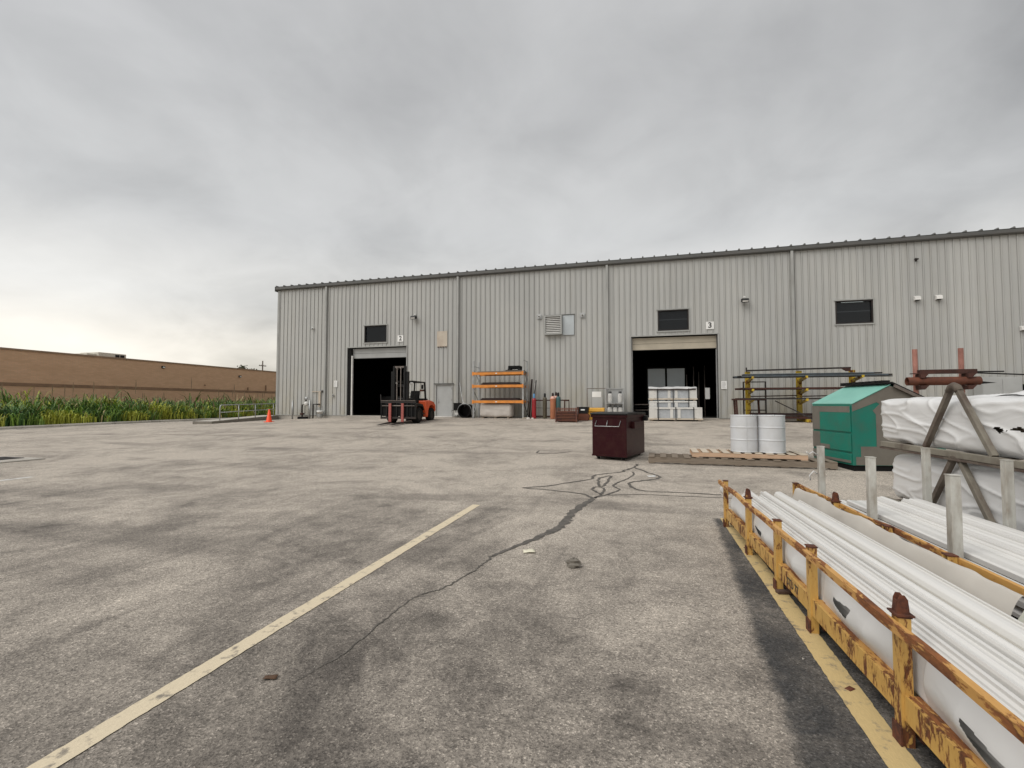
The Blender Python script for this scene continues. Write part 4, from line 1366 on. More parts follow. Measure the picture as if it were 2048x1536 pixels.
cylinder(-5.82, 25.55, .12, 1.12, 'red_cyl', 'red_cyl', 'blue_cap', .26, 'red gas cylinder with a blue cap')
cylinder(-5.22, 25.6, .115, 1.18, 'olive_cyl', 'olive_cyl', 'black', .22, 'dark olive gas cylinder with a black cap')
cylinder(-4.72, 25.3, .145, 1.22, 'copper_cyl', 'copper_top', 'board_dark', .20, 'copper orange gas cylinder with a dark cap, nearer one of the pair')
cylinder(-4.62, 25.72, .125, 1.24, 'copper_cyl', 'copper_top', 'board_dark', .22, 'copper orange gas cylinder half hidden behind the nearer copper one')
cylinder(-4.44, 25.4, .125, 1.22, 'teal_cyl', 'teal_cyl', 'black', .22, 'dark teal gas cylinder behind the rusty basket')
z = gz(-3.6, 23)
t = thing('wire_basket', 'rusty red wire mesh basket on the ground by the cylinders', 'basket', (-3.63, 23.3, z))
for i in range(9):
    zz = .06 + i * .075
    MB().box((-.5, -.36, zz), (.5, -.345, zz + .035)).build('slat', 'basket_rust', t)
    MB().box((-.5, -.345, zz), (-.485, .345, zz + .035)).build('slat', 'basket_rust', t)
    MB().box((.485, -.345, zz), (.5, .345, zz + .035)).build('slat', 'basket_rust', t)
    MB().box((-.5, .345, zz), (.5, .36, zz + .035)).build('slat', 'basket_rust', t)
for i in range(11):
    x = -.47 + i * .094
    MB().box((x - .008, -.34, .03), (x + .008, -.325, .70)).build('bar', 'rust_brown', t)
for (x, y) in ((-.5, -.36), (.5, -.36), (-.5, .36), (.5, .36)):
    MB().box((x - .025, y - .025, 0), (x + .025, y + .025, .72)).build('corner_post', 'basket_rust', t)
MB().box((-.47, -.32, .03), (.47, .32, .06)).build('floor', 'rust_brown', t)
MB().box((-.47, -.31, .061), (.47, .31, .5)).build('contents', 'board_dark', t, .03)
t = thing('tool_tub', 'black tub with a rusty front beside the wire basket', 'tub', (-2.95, 24.3, gz(-2.95, 24.3)))
MB().prism([(-.24, .36), (-.30, .70), (.30, .70), (.24, .36)], -.25, .25, 'xz').build('upper', 'black', t, .01)
MB().prism([(-.26, 0), (-.32, .25), (-.24, .355), (.24, .355), (.32, .25), (.26, 0)], -.24, .24, 'xz').build('lower', 'rust_orange', t, .01)
MB().box((-.1, -.265, .52), (.1, -.251, .58)).build('sticker', 'sign_white', t)
# wire cages and propane
z = gz(-2.5, 26)
t = thing('mesh_gate', 'empty square tube frame with a wire panel and notice', 'cage', (-2.42, 26.2, z))
MB().box((-.57, -.02, 0), (-.53, .02, 1.67)).box((.48, -.02, 0), (.52, .02, 1.67)).box((-.53, -.02, 1.63), (.48, .02, 1.67)).box((-.53, -.02, .1), (.48, .02, .14)).build('frame', 'steel_worn', t)
mm = MB()
for i in range(9):
    x = -.45 + i * .1
    mm.box((x - .003, -.003, .13), (x + .003, .003, 1.63))
for i in range(14):
    zz = .2 + i * .1
    mm.box((-.53, -.004, zz - .003), (.48, .002, zz + .003))
mm.build('wire_mesh', 'galvanised', t)
MB().box((-.28, -.03, .62), (.28, -.012, 1.16)).build('lower_sheet', 'door_grey', t)
MB().box((-.28, -.03, 1.18), (.22, -.012, 1.48)).build('notice_sheet', 'sign_white', t)
t = thing('propane_cage', 'grey wire cage holding white propane tanks', 'cage', (-1.46, 26.1, z))
for (x, y) in ((-.46, -.3), (.44, -.3), (-.46, .3), (.44, .3)):
    MB().box((x - .025, y - .025, 0), (x + .025, y + .025, 1.64)).build('post', 'galvanised', t)
for zz in (.08, .82, 1.6):
    MB().box((-.43, -.32, zz), (.41, -.28, zz + .045)).box((-.43, .28, zz), (.41, .32, zz + .045)).build('rail', 'galvanised', t)
    if zz < 1.5: MB().box((-.43, -.275, zz), (.41, .275, zz + .03)).build('shelf', 'galvanised', t)
mm = MB()
for i in range(13):
    x = -.40 + i * .065
    mm.box((x - .004, -.31, .13), (x + .004, -.303, 1.6))
mm.build('bars', 'galvanised', t)
MB().box((-.43, .325, .05), (.41, .335, 1.6)).build('back_panel', 'door_grey', t)
first = None
for (x, zz, lb) in ((-.26, .851, 'white propane tank on the upper cage shelf, left'), (.27, .851, 'white propane tank on the upper cage shelf, right'),
                    (-.28, .111, 'white propane tank on the lower cage shelf, left'), (.0, .111, 'white propane tank on the lower cage shelf, middle'), (.27, .111, 'white propane tank on the lower cage shelf, right')):
    loc = (-1.46 + x, 26.08, z + zz)
    if first is None:
        first = thing('propane_tank', lb, 'propane tank', loc, 0, 'propane tanks in the cage')
        MB().lathe([(0, 0), (.09, 0), (.12, .05), (.125, .12), (.125, .42), (.10, .5), (.04, .54), (0, .54)], (0, 0, 0), 20).build('body', 'white_metal', first)
        MB().lathe([(.03, .53), (.03, .6), (.0, .61)], (0, 0, 0), 10).build('valve', 'black', first)
        MB().lathe([(.075, .5), (.08, .63), (.07, .63), (.066, .5)], (0, 0, 0), 16).build('collar', 'black', first)
    else:
        dup(first, loc, 0, lb)
t = thing('yellow_bin', 'yellow plastic spill bin with a wide lid behind the maroon dumpster', 'bin', (-2.45, 25.2, gz(-2.45, 25.2)))
MB().prism([(-.40, 0), (-.44, .42), (.44, .42), (.40, 0)], -.32, .32, 'xz').build('tub', 'yellow_bin', t, .02)
MB().box((-.5, -.38, .421), (.5, .38, .62)).build('lid', 'yellow_bin', t, .03)
MB().box((-.43, -.335, .02), (-.33, -.325, .4)).build('rib', 'yellow_bin', t)
MB().box((.33, -.335, .02), (.43, -.325, .4)).build('rib', 'yellow_bin', t)

# ------------------------------------------------------------------ packs of panels in front of the right door
def pack(name, loc, w, d, h, lb, base=True, wrapm='pack_wrap'):
    t = thing(name, lb, 'crate', loc, R(0), 'strapped packs before the right door')
    z = .0
    if base:
        for x in (-w / 2 + .12, 0, w / 2 - .12):
            MB().box((x - .06, -d / 2, 0), (x + .06, d / 2, .06)).build('bearer', 'wood_grey', t)
        MB().box((-w / 2 - .03, -d / 2 - .02, .061), (w / 2 + .03, -d / 2 + .1, .13)).build('skid', 'wood_pale', t)
        MB().box((-w / 2 - .03, d / 2 - .1, .061), (w / 2 + .03, d / 2 + .02, .13)).build('skid', 'wood_pale', t)
        z = .131
    MB().box((-w / 2 + .05, -d / 2 + .03, z), (w / 2 - .05, d / 2, h - .03)).build('panels', wrapm, t)
    for x in (-w / 2 + .30, -.17, .17, w / 2 - .30):
        MB().box((x - .07, -d / 2 + .0, z + .01), (x + .07, -d / 2 + .029, h - .03)).build('corner_board', 'pack_white', t)
    for s_ in (-1, 1):
        MB().box((s_ * (w / 2 - .12) - .12, -d / 2 - .012, z), (s_ * (w / 2 - .12) + .12, -d / 2 - .001, h - .04)).build('end_wrap', 'pack_white', t)
        MB().box((s_ * (w / 2 - .02) - .03, -d / 2 + .03, z), (s_ * (w / 2 - .02) + .03, d / 2 - .05, h - .06)).build('end_board', 'pack_white', t)
    MB().box((-w / 2, -d / 2 - .02, h - .075), (w / 2, -d / 2 - .002, h)).build('edge_board', 'pack_white', t)
    MB().box((-w / 2, -d / 2, h - .029), (w / 2, d / 2, h)).build('top_board', 'pack_white', t)
    for x in (-w / 2 + .42, 0.02, w / 2 - .38):
        MB().box((x - .02, -d / 2 - .035, .02), (x + .02, -d / 2 - .021, h)).box((x - .02, -d / 2 - .035, h + .001), (x + .02, d / 2, h + .006)).build('strap', 'strap', t)
    return t


z = gz(1.5, 24.9)
pack('panel_pack', (1.51, 24.75, z), 2.44, .8, .66, 'lowest white strapped pack, nearest the camera before the right door')
pack('panel_pack', (1.45, 25.75, z), 2.28, .9, .98, 'middle white strapped pack, set behind the lowest one')
pk = pack('panel_pack', (1.45, 25.75, z + .985), 2.3, .9, .62, 'top white strapped pack with a torn white cover sheet')
m = MB(); v = []
nx_, ny_ = 26, 8
for j in range(ny_ + 1):
    for i in range(nx_ + 1):
        x = (i / nx_ - .5) * 2.3; y = (j / ny_ - .5) * 1.0
        v.append((x + noise.noise((x * 3, y * 3, 2)) * .05, y, .64 + .035 + noise.noise((x * 2.4, y * 2, 5)) * .05 + (.05 if j > 2 else -.06 * (2 - j) * .5)))
m.add(v, [(j * (nx_ + 1) + i, j * (nx_ + 1) + i + 1, (j + 1) * (nx_ + 1) + i + 1, (j + 1) * (nx_ + 1) + i) for j in range(ny_) for i in range(nx_)], True)
m.build('cover_sheet', 'wrap', pk, recalc=False)
MB().box((-1.2, -.49, .545), (1.1, -.46, .60)).build('edge_shadow_strip', 'board_dark', pk)  # dark strip standing in for the shadow along the pack's top edge

# inside the right doorway
t = thing('panel_doors', 'pair of pale grey panels in a dark frame inside the right doorway', 'panels', (1.38, 30.6, FL))
for (a, b) in ((-1.08, -.06), (.06, 1.08)):
    MB().box((a, -.03, .3), (b, .03, 2.95)).build('panel', 'interior_panel', t, .01)
MB().box((-1.16, -.05, .2), (-1.085, .05, 3.05)).box((1.085, -.05, .2), (1.16, .05, 3.05)).box((-1.085, -.05, 2.96), (1.085, .05, 3.05)).box((-.055, -.05, .2), (.055, .05, 2.955)).build('frame', 'black_matte', t)
MB().box((-1.16, -.3, 0), (1.16, .3, .199)).build('base', 'black_matte', t)
t = thing('dark_skid_stack', 'dark stacked skids inside the left of the right doorway', 'skids', (-.05, 28.6, FL))
for k in range(5):
    MB().box((-.42, -.4, .16 * k + .08), (.42, .4, .16 * k + .12)).build('deck', 'steel_worn' if k in (2, 4) else 'black_matte', t)
    MB().box((-.40, -.38, .16 * k), (-.3, .38, .16 * k + .079)).build('bearer', 'black_matte', t)
    MB().box((.3, -.38, .16 * k), (.4, .38, .16 * k + .079)).build('bearer', 'black_matte', t)
for i, (x, h) in enumerate(((2.45, 2.5), (2.85, 3.0), (3.15, 2.7), (3.5, 3.1))):
    o = MB().tube([(x, 29.2 + i * .2, FL), (x + .05, 29.6 + i * .2, FL + h)], .03, 8).build('stored_bar', 'steel_worn')
    tag(o, ['first', 'second', 'third', 'fourth'][i] + ' upright metal bar from the left inside the right doorway', 'metal bar', 'bars standing inside the right doorway')
t = thing('hanging_notice', 'white paper hanging inside the right edge of the right doorway', 'notice', (3.5, 28.6, FL + 1.05))
MB().box((-.12, -.01, 0), (.12, .01, .62)).build('sheet', 'sign_white', t)
MB().box((-.13, .012, .58), (.13, .03, .64)).build('clip', 'galvanised', t)
t = thing('machine_cabinet', 'dim dark machine inside the left doorway', 'machine', (-16.9, 30.0, FL))
MB().box((-.8, -.5, .15), (.8, .5, 1.3)).build('body', 'black', t, .03)
MB().box((-.6, -.52, .95), (-.3, -.505, 1.02)).box((.1, -.52, .7), (.35, -.505, .75)).build('trim', 'white_metal', t)
MB().box((-.85, -.55, 0), (.85, .55, .149)).build('plinth', 'black_matte', t)

# ------------------------------------------------------------------ cantilever rack and its steel
cz_ = gz(7, 24.8)
cr = thing('cantilever_rack', 'yellow cantilever rack loaded with long steel bars', 'cantilever rack', (7.24, 25.6, cz_))
LV = [2.03, 1.44, .98]
for x in (-2.25, 0.0, 2.22):
    c_ = MB().box((x - .10, -.11, 0), (x + .10, -.095, 2.42)).box((x - .10, .095, 0), (x + .10, .11, 2.42)).box((x - .03, -.094, 0), (x + .03, .094, 2.42)).build('column', 'yellow_post', cr)
    for z in LV:
        a_ = MB().prism([(-.112, z - .17), (-.112, z), (-1.15, z + .06), (-1.15, z + .0)], x - .05, x + .05, 'yz').build('arm', 'yellow_post', c_, .005)
        MB().box((x - .05, -1.17, z - .01), (x + .05, -1.151, z + .10)).build('end_stop', 'yellow_post', a_)
    MB().box((x - .09, -1.3, .0), (x + .09, -.112, .13)).build('base_leg', 'yellow_post', c_, .006)
for z in (.3, 1.2, 2.2):
    MB().bar((-2.15, 0, z), (-.1, 0, z + .04), .05, .05).build('brace', 'rust_brown', cr)
    MB().bar((.1, 0, z), (2.12, 0, z + .04), .05, .05).build('brace', 'rust_brown', cr)


def bars(name, lb, x0, x1, y0, z, n, sz, mats, jit=.25, rise=0.0, group=None):
    t = thing(name, lb, 'steel bars', ((x0 + x1) / 2, y0, z))
    hw = (x1 - x0) / 2
    for k in range(n):
        a, b = -hw + random.uniform(0, jit), hw - random.uniform(0, jit)
        MB().bar((a, k * (sz + .012), sz / 2 + random.uniform(0, .004)), (b, k * (sz + .012), sz / 2 + rise), sz, sz * random.uniform(.7, 1)).build('bar', mats[k % len(mats)], t)
    return t


zc_ = cz_
bars('steel_bar_bundle', 'blue grey and black steel tubes on the top arms of the yellow rack', 4.25, 10.85, 24.55, zc_ + 2.10, 8, .085, ['steel_blue', 'steel_dark', 'steel_blue', 'black'], .4)
bars('steel_bar_bundle', 'second layer of thin black tubes lying over the blue grey tubes', 4.6, 10.4, 24.62, zc_ + 2.20, 6, .06, ['steel_blue', 'steel_dark', 'black'], .5)
bars('steel_bar_bundle', 'black flat bars at the front edge of the top rack arms', 4.05, 10.6, 24.46, zc_ + 2.035, 1, .055, ['black'], .1)
bars('steel_bar_bundle', 'rusty brown tubes on the middle arms of the yellow rack', 4.3, 9.9, 24.55, zc_ + 1.505, 7, .10, ['rust_brown', 'steel_dark'], .4)
bars('steel_bar_bundle', 'dark bars on the lowest arms of the yellow rack', 4.15, 9.6, 24.55, zc_ + 1.045, 6, .07, ['steel_dark', 'rust_brown', 'black'], .5)
bars('steel_beam_stack', 'rust brown beams stacked on the base of the yellow rack', 4.8, 9.4, 24.5, zc_ + .135, 6, .13, ['rust_brown', 'board_dark'], .3)
bars('steel_beam_stack', 'upper layer of rust brown beams at the rack base', 4.95, 9.1, 24.75, zc_ + .275, 4, .13, ['board_dark', 'rust_brown'], .3)
t = bars('angle_beam', 'dark angle beam lying across the column tops of the yellow rack', 4.9, 9.35, 25.42, zc_ + 2.42, 1, .09, ['steel_dark'], .02, .06)
MB().prism([(1.75, .1), (2.2, .1), (2.2, -.06), (2.0, -.06)], -.07, -.05, 'xz').build('bracket', 'rust_brown', t)
MB().box((-2.25, -.04, .0), (-2.19, .04, .2)).build('lug', 'steel_dark', t)
t = thing('steel_trestle', 'rusty steel trestle table at the left end of the yellow rack', 'trestle', (4.75, 24.4, gz(4.75, 24.4)))
MB().box((-.65, -.35, 1.02), (.7, .35, 1.09)).build('top', 'rust_brown', t)
for (x, y) in ((-.5, -.28), (-.5, .28), (.55, .28)):
    MB().bar((x, y, 0), (x - .05, y, 1.02), .08, .08).build('leg', 'rust_brown', t)
MB().bar((.0, -.36, 1.05), (1.85, -.50, 1.13), .05, .04).build('side_bar', 'steel_dark', t)
o = MB().bar((5.85, 24.2, gz(6, 24) + 1.0), (7.5, 23.7, gz(7.5, 23.7) + .04), .06, .05).build('leaning_strut', 'steel_dark')
tag(o, 'dark steel strut slanting down from the yellow rack to the ground', 'strut')
t = thing('ladder_frame', 'dark ladder frame standing behind the left end of the yellow rack', 'frame', (5.4, 25.9, cz_))
for x in (-.55, .45):
    MB().box((x - .03, -.03, 0), (x + .03, .03, 1.95)).build('stile', 'steel_dark', t)
for z in (.5, 1.0, 1.5, 1.9):
    MB().box((-.52, -.02, z), (.42, .02, z + .05)).build('rung', 'steel_dark', t)
o = MB().box((7.35, 24.02, gz(7.4, 24)), (7.75, 24.22, gz(7.4, 24) + .2)).build('yellow_block', 'yellow_post', None, .01)
tag(o, 'small yellow steel foot block beside the green dumpster', 'block')

# ------------------------------------------------------------------ rusty pipe rack on the right
rz_ = gz(11, 22)
pr2 = thing('post_rack', 'rack with two tall rusty pink pipe posts', 'pipe rack', (11.02, 22.0, rz_))
for x in (-.74, .74):
    p = MB().tube([(x, 0, .0), (x, 0, 3.07)], .085, 18, False).tube([(x, 0, 3.07), (x, 0, 2.6)], .072, 18, False).build('post', 'rust_pink', pr2)
    for z in (2.06, 1.62):
        MB().prism([(x - .06, z - .14), (x + .06, z - .14), (x + .2, z + .02), (x - .06, z + .02)], -.5, -.101, 'xz').build('bracket', 'rust_brown', p)
    MB().box((x - .3, -.6, 0), (x + .3, .6, .1)).build('base', 'rust_brown', p)
MB().bar((-.74, 0, .5), (.74, 0, .5), .1, .1).build('tie', 'rust_brown', pr2)
o = MB().tube([(-1.15, 0, .0), (1.15, 0, .0)], .16, 24, False).tube([(1.15, 0, 0), (-1.15, 0, 0)], .145, 24, False).build('rusty_pipe', 'rust_orange', None, loc=(11.0, 21.7, rz_ + 1.805))
tag(o, 'thick rusty brown pipe lying on the lower brackets of the post rack', 'pipe')
t = thing('rusty_channel', 'rusty brown channel beam lying on the upper brackets of the post rack', 'beam', (11.1, 21.72, rz_ + 2.085))
MB().box((-1.1, -.1, 0), (.95, .1, .03)).build('web', 'rust_brown', t)
MB().box((-.85, -.1, .031), (.95, -.08, .16)).build('flange', 'rust_brown', t)
MB().box((-.85, .08, .031), (.95, .1, .16)).build('flange', 'rust_brown', t)
for (a, b, lb) in (((12.3, 22.1, rz_ + 2.12), (17.5, 23.6, rz_ + 1.93), 'long thin black bar running right from the post rack, lower one'),
                   ((12.2, 22.2, rz_ + 2.17), (13.3, 22.4, rz_ + 2.18), 'short black bar end sticking out right of the rusty channel')):
    o = MB().bar(a, b, .05, .05).build('long_bar', 'black')
    tag(o, lb, 'bar')
o = MB().prism([(0, -.04), (0, .06), (.45, 0)], -.1, .1, 'xz').build('pry_wedge', 'black', None, loc=(12.16, 21.7, rz_ + 1.72))
tag(o, 'black wedge sticking out behind the thick rusty pipe', 'wedge')
t = thing('grey_cabinet', 'grey metal cabinet against the wall behind the post rack', 'cabinet', (15.4, 26.35, gz(15, 26.3)))
MB().box((-.72, -.3, 0), (.72, .3, 2.0)).build('body', 'door_grey', t, .012)
MB().box((-.70, -.315, .1), (-.01, -.301, 1.92)).build('door', 'door_grey', t)
MB().box((.01, -.315, .1), (.70, -.301, 1.92)).build('door', 'door_grey', t)
MB().box((-.06, -.34, .95), (-.03, -.316, 1.15)).build('handle', 'steel_dark', t)
t = thing('black_machine', 'black machine at the right edge behind the white bundles', 'machine', (16.75, 26.2, gz(16, 26.2)))
MB().box((-.55, -.4, .4), (.55, .4, 1.68)).build('body', 'black', t, .03)
MB().box((-.5, -.35, 0), (.5, .35, .399)).build('base', 'steel_dark', t)
MB().box((-.35, -.41, 1.0), (.3, -.401, 1.5)).build('panel', 'black_matte', t)

# ------------------------------------------------------------------ maroon dumpster
dz_ = gz(-.5, 12.3)
dm = thing('maroon_dumpster', 'dark maroon steel dumpster with a black lid standing in the yard', 'dumpster', (-.40, 11.95, dz_), R(-17))
DW, DD, DH = .90, 1.45, 1.13
MB().box((-DW, 0, .09), (0, DD, DH)).build('body', 'maroon', dm, .008)
MB().box((-DW - .03, -.03, DH - .07), (.03, DD + .03, DH)).build('rim', 'maroon', dm, .006)
MB().box((-DW - .01, -.012, .086), (.01, -.001, .13)).build('bottom_lip', 'maroon', dm)
m = MB().prism([(-.06, DH + .003), (-.06, DH + .03), (.1, DH + .05), (.68, DH + .065), (.69, DH + .003)], -DW - .04, .04, 'yz')
m.build('lid', 'black', dm, .008)
m = MB().prism([(.70, DH + .003), (.70, DH + .065), (1.40, DH + .05), (DD + .05, DH + .003)], -DW - .04, .04, 'yz')
m.build('lid', 'black', dm, .008)
MB().tube([(-DW + .12, 0, .98), (-DW + .10, -.07, .84), (-.17, -.07, .84), (-.15, 0, .98)], .009, 6).build('handle', 'galvanised', dm)
MB().tube([(-.49, 0, .98), (-.49, -.07, .84)], .009, 6).build('handle_stay', 'galvanised', dm)
MB().box((.001, .35, .78), (.09, 1.1, .95)).build('fork_pocket', 'maroon', dm, .008)
MB().box((.0, 1.28, .95), (.12, 1.42, 1.09)).build('lid_hinge', 'black', dm, .01)
MB().box((-DW + .06, -.006, .60), (-.06, -.0005, .64)).build('rib', 'maroon', dm)
for (x, y) in ((-.78, .12), (-.12, .12), (-.78, 1.32), (-.12, 1.32)):
    MB().lathe([(0, -.025), (.045, -.025), (.045, .025), (0, .025)], (x, y, .045), 14, 'x').build('caster', 'rubber', dm)
MB().box((-.82, .05, .06), (-.08, 1.38, .089)).build('underframe', 'black', dm)

# ------------------------------------------------------------------ pallets and drums
def pallet(name, lb, x0, x1, y0, y1, z, h, mat, deckmat, n, rz=0):
    cx_, cy_ = (x0 + x1) / 2, (y0 + y1) / 2
    t = thing(name, lb, 'pallet', (cx_, cy_, z), rz)
    hw, hd = (x1 - x0) / 2, (y1 - y0) / 2
    for y in (-hd + .02, 0, hd - .02):
        MB().box((-hw, y - .019, .018), (hw, y + .019, h - .018)).build('stringer', mat, t)
    for k in range(n):
        x = -hw + (2 * hw - .14) * k / (n - 1)
        MB().box((x, -hd - random.uniform(0, .015), h - .0175), (x + .14, hd + random.uniform(0, .015), h)).build('deck_board', deckmat, t, .003)
    for k in range(max(3, n // 3)):
        x = -hw + (2 * hw - .14) * k / (max(3, n // 3) - 1)
        MB().box((x, -hd, 0), (x + .14, hd, .0175)).build('base_board', mat, t)
    return t


z = gz(2, 12.2)
pallet('long_pallet', 'long weathered grey wooden pallet lying on the asphalt', .12, 4.02, 11.75, 12.65, z, .155, 'wood_grey', 'wood_grey', 15, R(-1.5))
pallet('pine_pallet', 'newer pale pine pallet lying on top of the long grey pallet', 1.12, 3.50, 11.85, 12.85, z + .157, .125, 'wood_pine', 'wood_pale', 11, R(-1.5))
zd = z + .157 + .127
first = None
for (x, y, lb) in ((2.28, 12.25, 'white steel drum on the pine pallet, left of the two'), (2.86, 12.22, 'white steel drum on the pine pallet, right of the two')):
    if first is None:
        first = thing('steel_drum', lb, 'drum', (x, y, zd), 0, 'white drums on the pallet')
        r_ = .285
        pf = [(0, .01), (r_ - .015, .01), (r_ + .004, 0), (r_ + .006, .015), (r_, .02), (r_, .03), (r_, .258), (r_, .27), (r_ + .008, .28), (r_ + .008, .295), (r_, .305), (r_, .315), (r_, .548), (r_, .56), (r_ + .008, .57), (r_ + .008, .585), (r_, .595), (r_, .605), (r_, .825), (r_, .835), (r_ + .006, .84), (r_ + .006, .86), (r_ - .01, .86), (r_ - .014, .845), (0, .845)]
        MB().lathe(pf, (0, 0, 0), 40).build('shell', 'drum_white', first)
        MB().lathe([(0, .02), (.03, .02), (.03, 0)], (.18, 0, .846), 12).build('bung', 'galvanised', first)
        MB().lathe([(0, .015), (.02, .015), (.02, 0)], (-.18, .05, .846), 12).build('bung', 'galvanised', first)
        MB().box((.0, -.293, .02), (.012, -.2865, .83)).build('seam', 'drum_white', first)
    else:
        dup(first, (x, y, zd), R(60), lb)

# ------------------------------------------------------------------ green dumpster
gd_ = thing('green_dumpster', 'green steel dumpster with brown grey overpaint and black sloping lid', 'dumpster', (4.27, 11.62, gz(4.3, 11.7)), R(11))
GW, GD = 1.85, 1.5
poly = [(0, .12), (GW, .12), (GW, 1.30), (.78, 1.82), (0, 1.42)]
MB().prism(poly, 0, GD, 'xz').build('body', 'green_side', gd_, .006)
for (y0, y1) in ((.0, GD),):
    MB().add([(-.004, y0 - .02, 1.418), (.78, y0 - .02, 1.826), (.78, y1 + .02, 1.826), (-.004, y1 + .02, 1.418), (-.004, y0 - .02, 1.434), (.78, y0 - .02, 1.842), (.78, y1 + .02, 1.842), (-.004, y1 + .02, 1.434)],
             [(0, 3, 2, 1), (4, 5, 6, 7), (0, 1, 5, 4), (1, 2, 6, 5), (2, 3, 7, 6), (3, 0, 4, 7)]).build('top_plate', 'green_top', gd_)
# front (left) face: three pressed panels, with overpaint along the edges
fr = []
for (za, zb) in ((.16, .36), (.40, .78), (.82, 1.38)):
    p = MB().box((-.022, .03, za), (-.002, GD - .03, zb)).build('face_panel', 'green', gd_, .008)
    fr.append(p)
    MB().box((-.0255, GD - .34, za + .003), (-.0225, GD - .032, zb - .003)).build('overpaint', 'overpaint', p)
MB().box((-.0255, .035, .165), (-.0225, GD - .345, .22)).build('overpaint', 'overpaint', fr[0])
MB().box((-.0255, GD - .72, .405), (-.0225, GD - .345, .50)).build('overpaint', 'overpaint', fr[1])
MB().box((-.0255, .035, 1.24), (-.0225, GD - .345, 1.375)).build('overpaint', 'overpaint', fr[2])
# right side face overpaint
MB().prism([(.003, 1.26), (.003, 1.405), (.7, 1.77), (.78, 1.81), (1.3, 1.56), (1.3, .13), (.06, .13), (.06, .30), (.16, .30), (.16, .52), (.48, .52), (.48, 1.20), (.42, 1.28), (.56, 1.42), (.5, 1.46)], -.005, -.0015, 'xz').build('overpaint', 'overpaint', gd_)
m = MB().bar((.74, -.04, 1.87), (.74, GD + .04, 1.87), .12, .035)
m.build('hinge_bar', 'black', gd_)
for k in range(7):
    y = .05 + k * .22
    MB().box((.66, y, 1.888), (.82, y + .13, 1.925)).build('hinge', 'black', gd_)
MB().add([(.80, -.05, 1.85), (1.95, -.05, 1.27), (1.95, GD + .05, 1.27), (.80, GD + .05, 1.85), (.80, -.05, 1.89), (1.95, -.05, 1.31), (1.95, GD + .05, 1.31), (.80, GD + .05, 1.89)],
         [(0, 3, 2, 1), (4, 5, 6, 7), (0, 1, 5, 4), (1, 2, 6, 5), (2, 3, 7, 6), (3, 0, 4, 7)]).build('lid', 'black', gd_)
MB().bar((.82, -.065, 1.81), (1.95, -.065, 1.24), .03, .06).build('lid_edge', 'steel_worn', gd_)
MB().box((.03, .03, 0), (GW - .03, GD - .03, .119)).build('base', 'black_matte', gd_)

# ------------------------------------------------------------------ cradles of PVC profiles on the right
TH = R(2.05)


def LTw(l, t, z=0.0):
    return (l * math.cos(TH) - t * math.sin(TH), l * math.sin(TH) + t * math.cos(TH), z)


Y0 = 3.6
c1 = thing('yellow_cradle', 'long rusty yellow steel cradle nearest the camera', 'stacking cradle', LTw(1.58, Y0), TH)
XL, XR = -.405, .40
PT = [6.3, 5.2, 4.27, 3.55, 2.5, 1.4, .2]


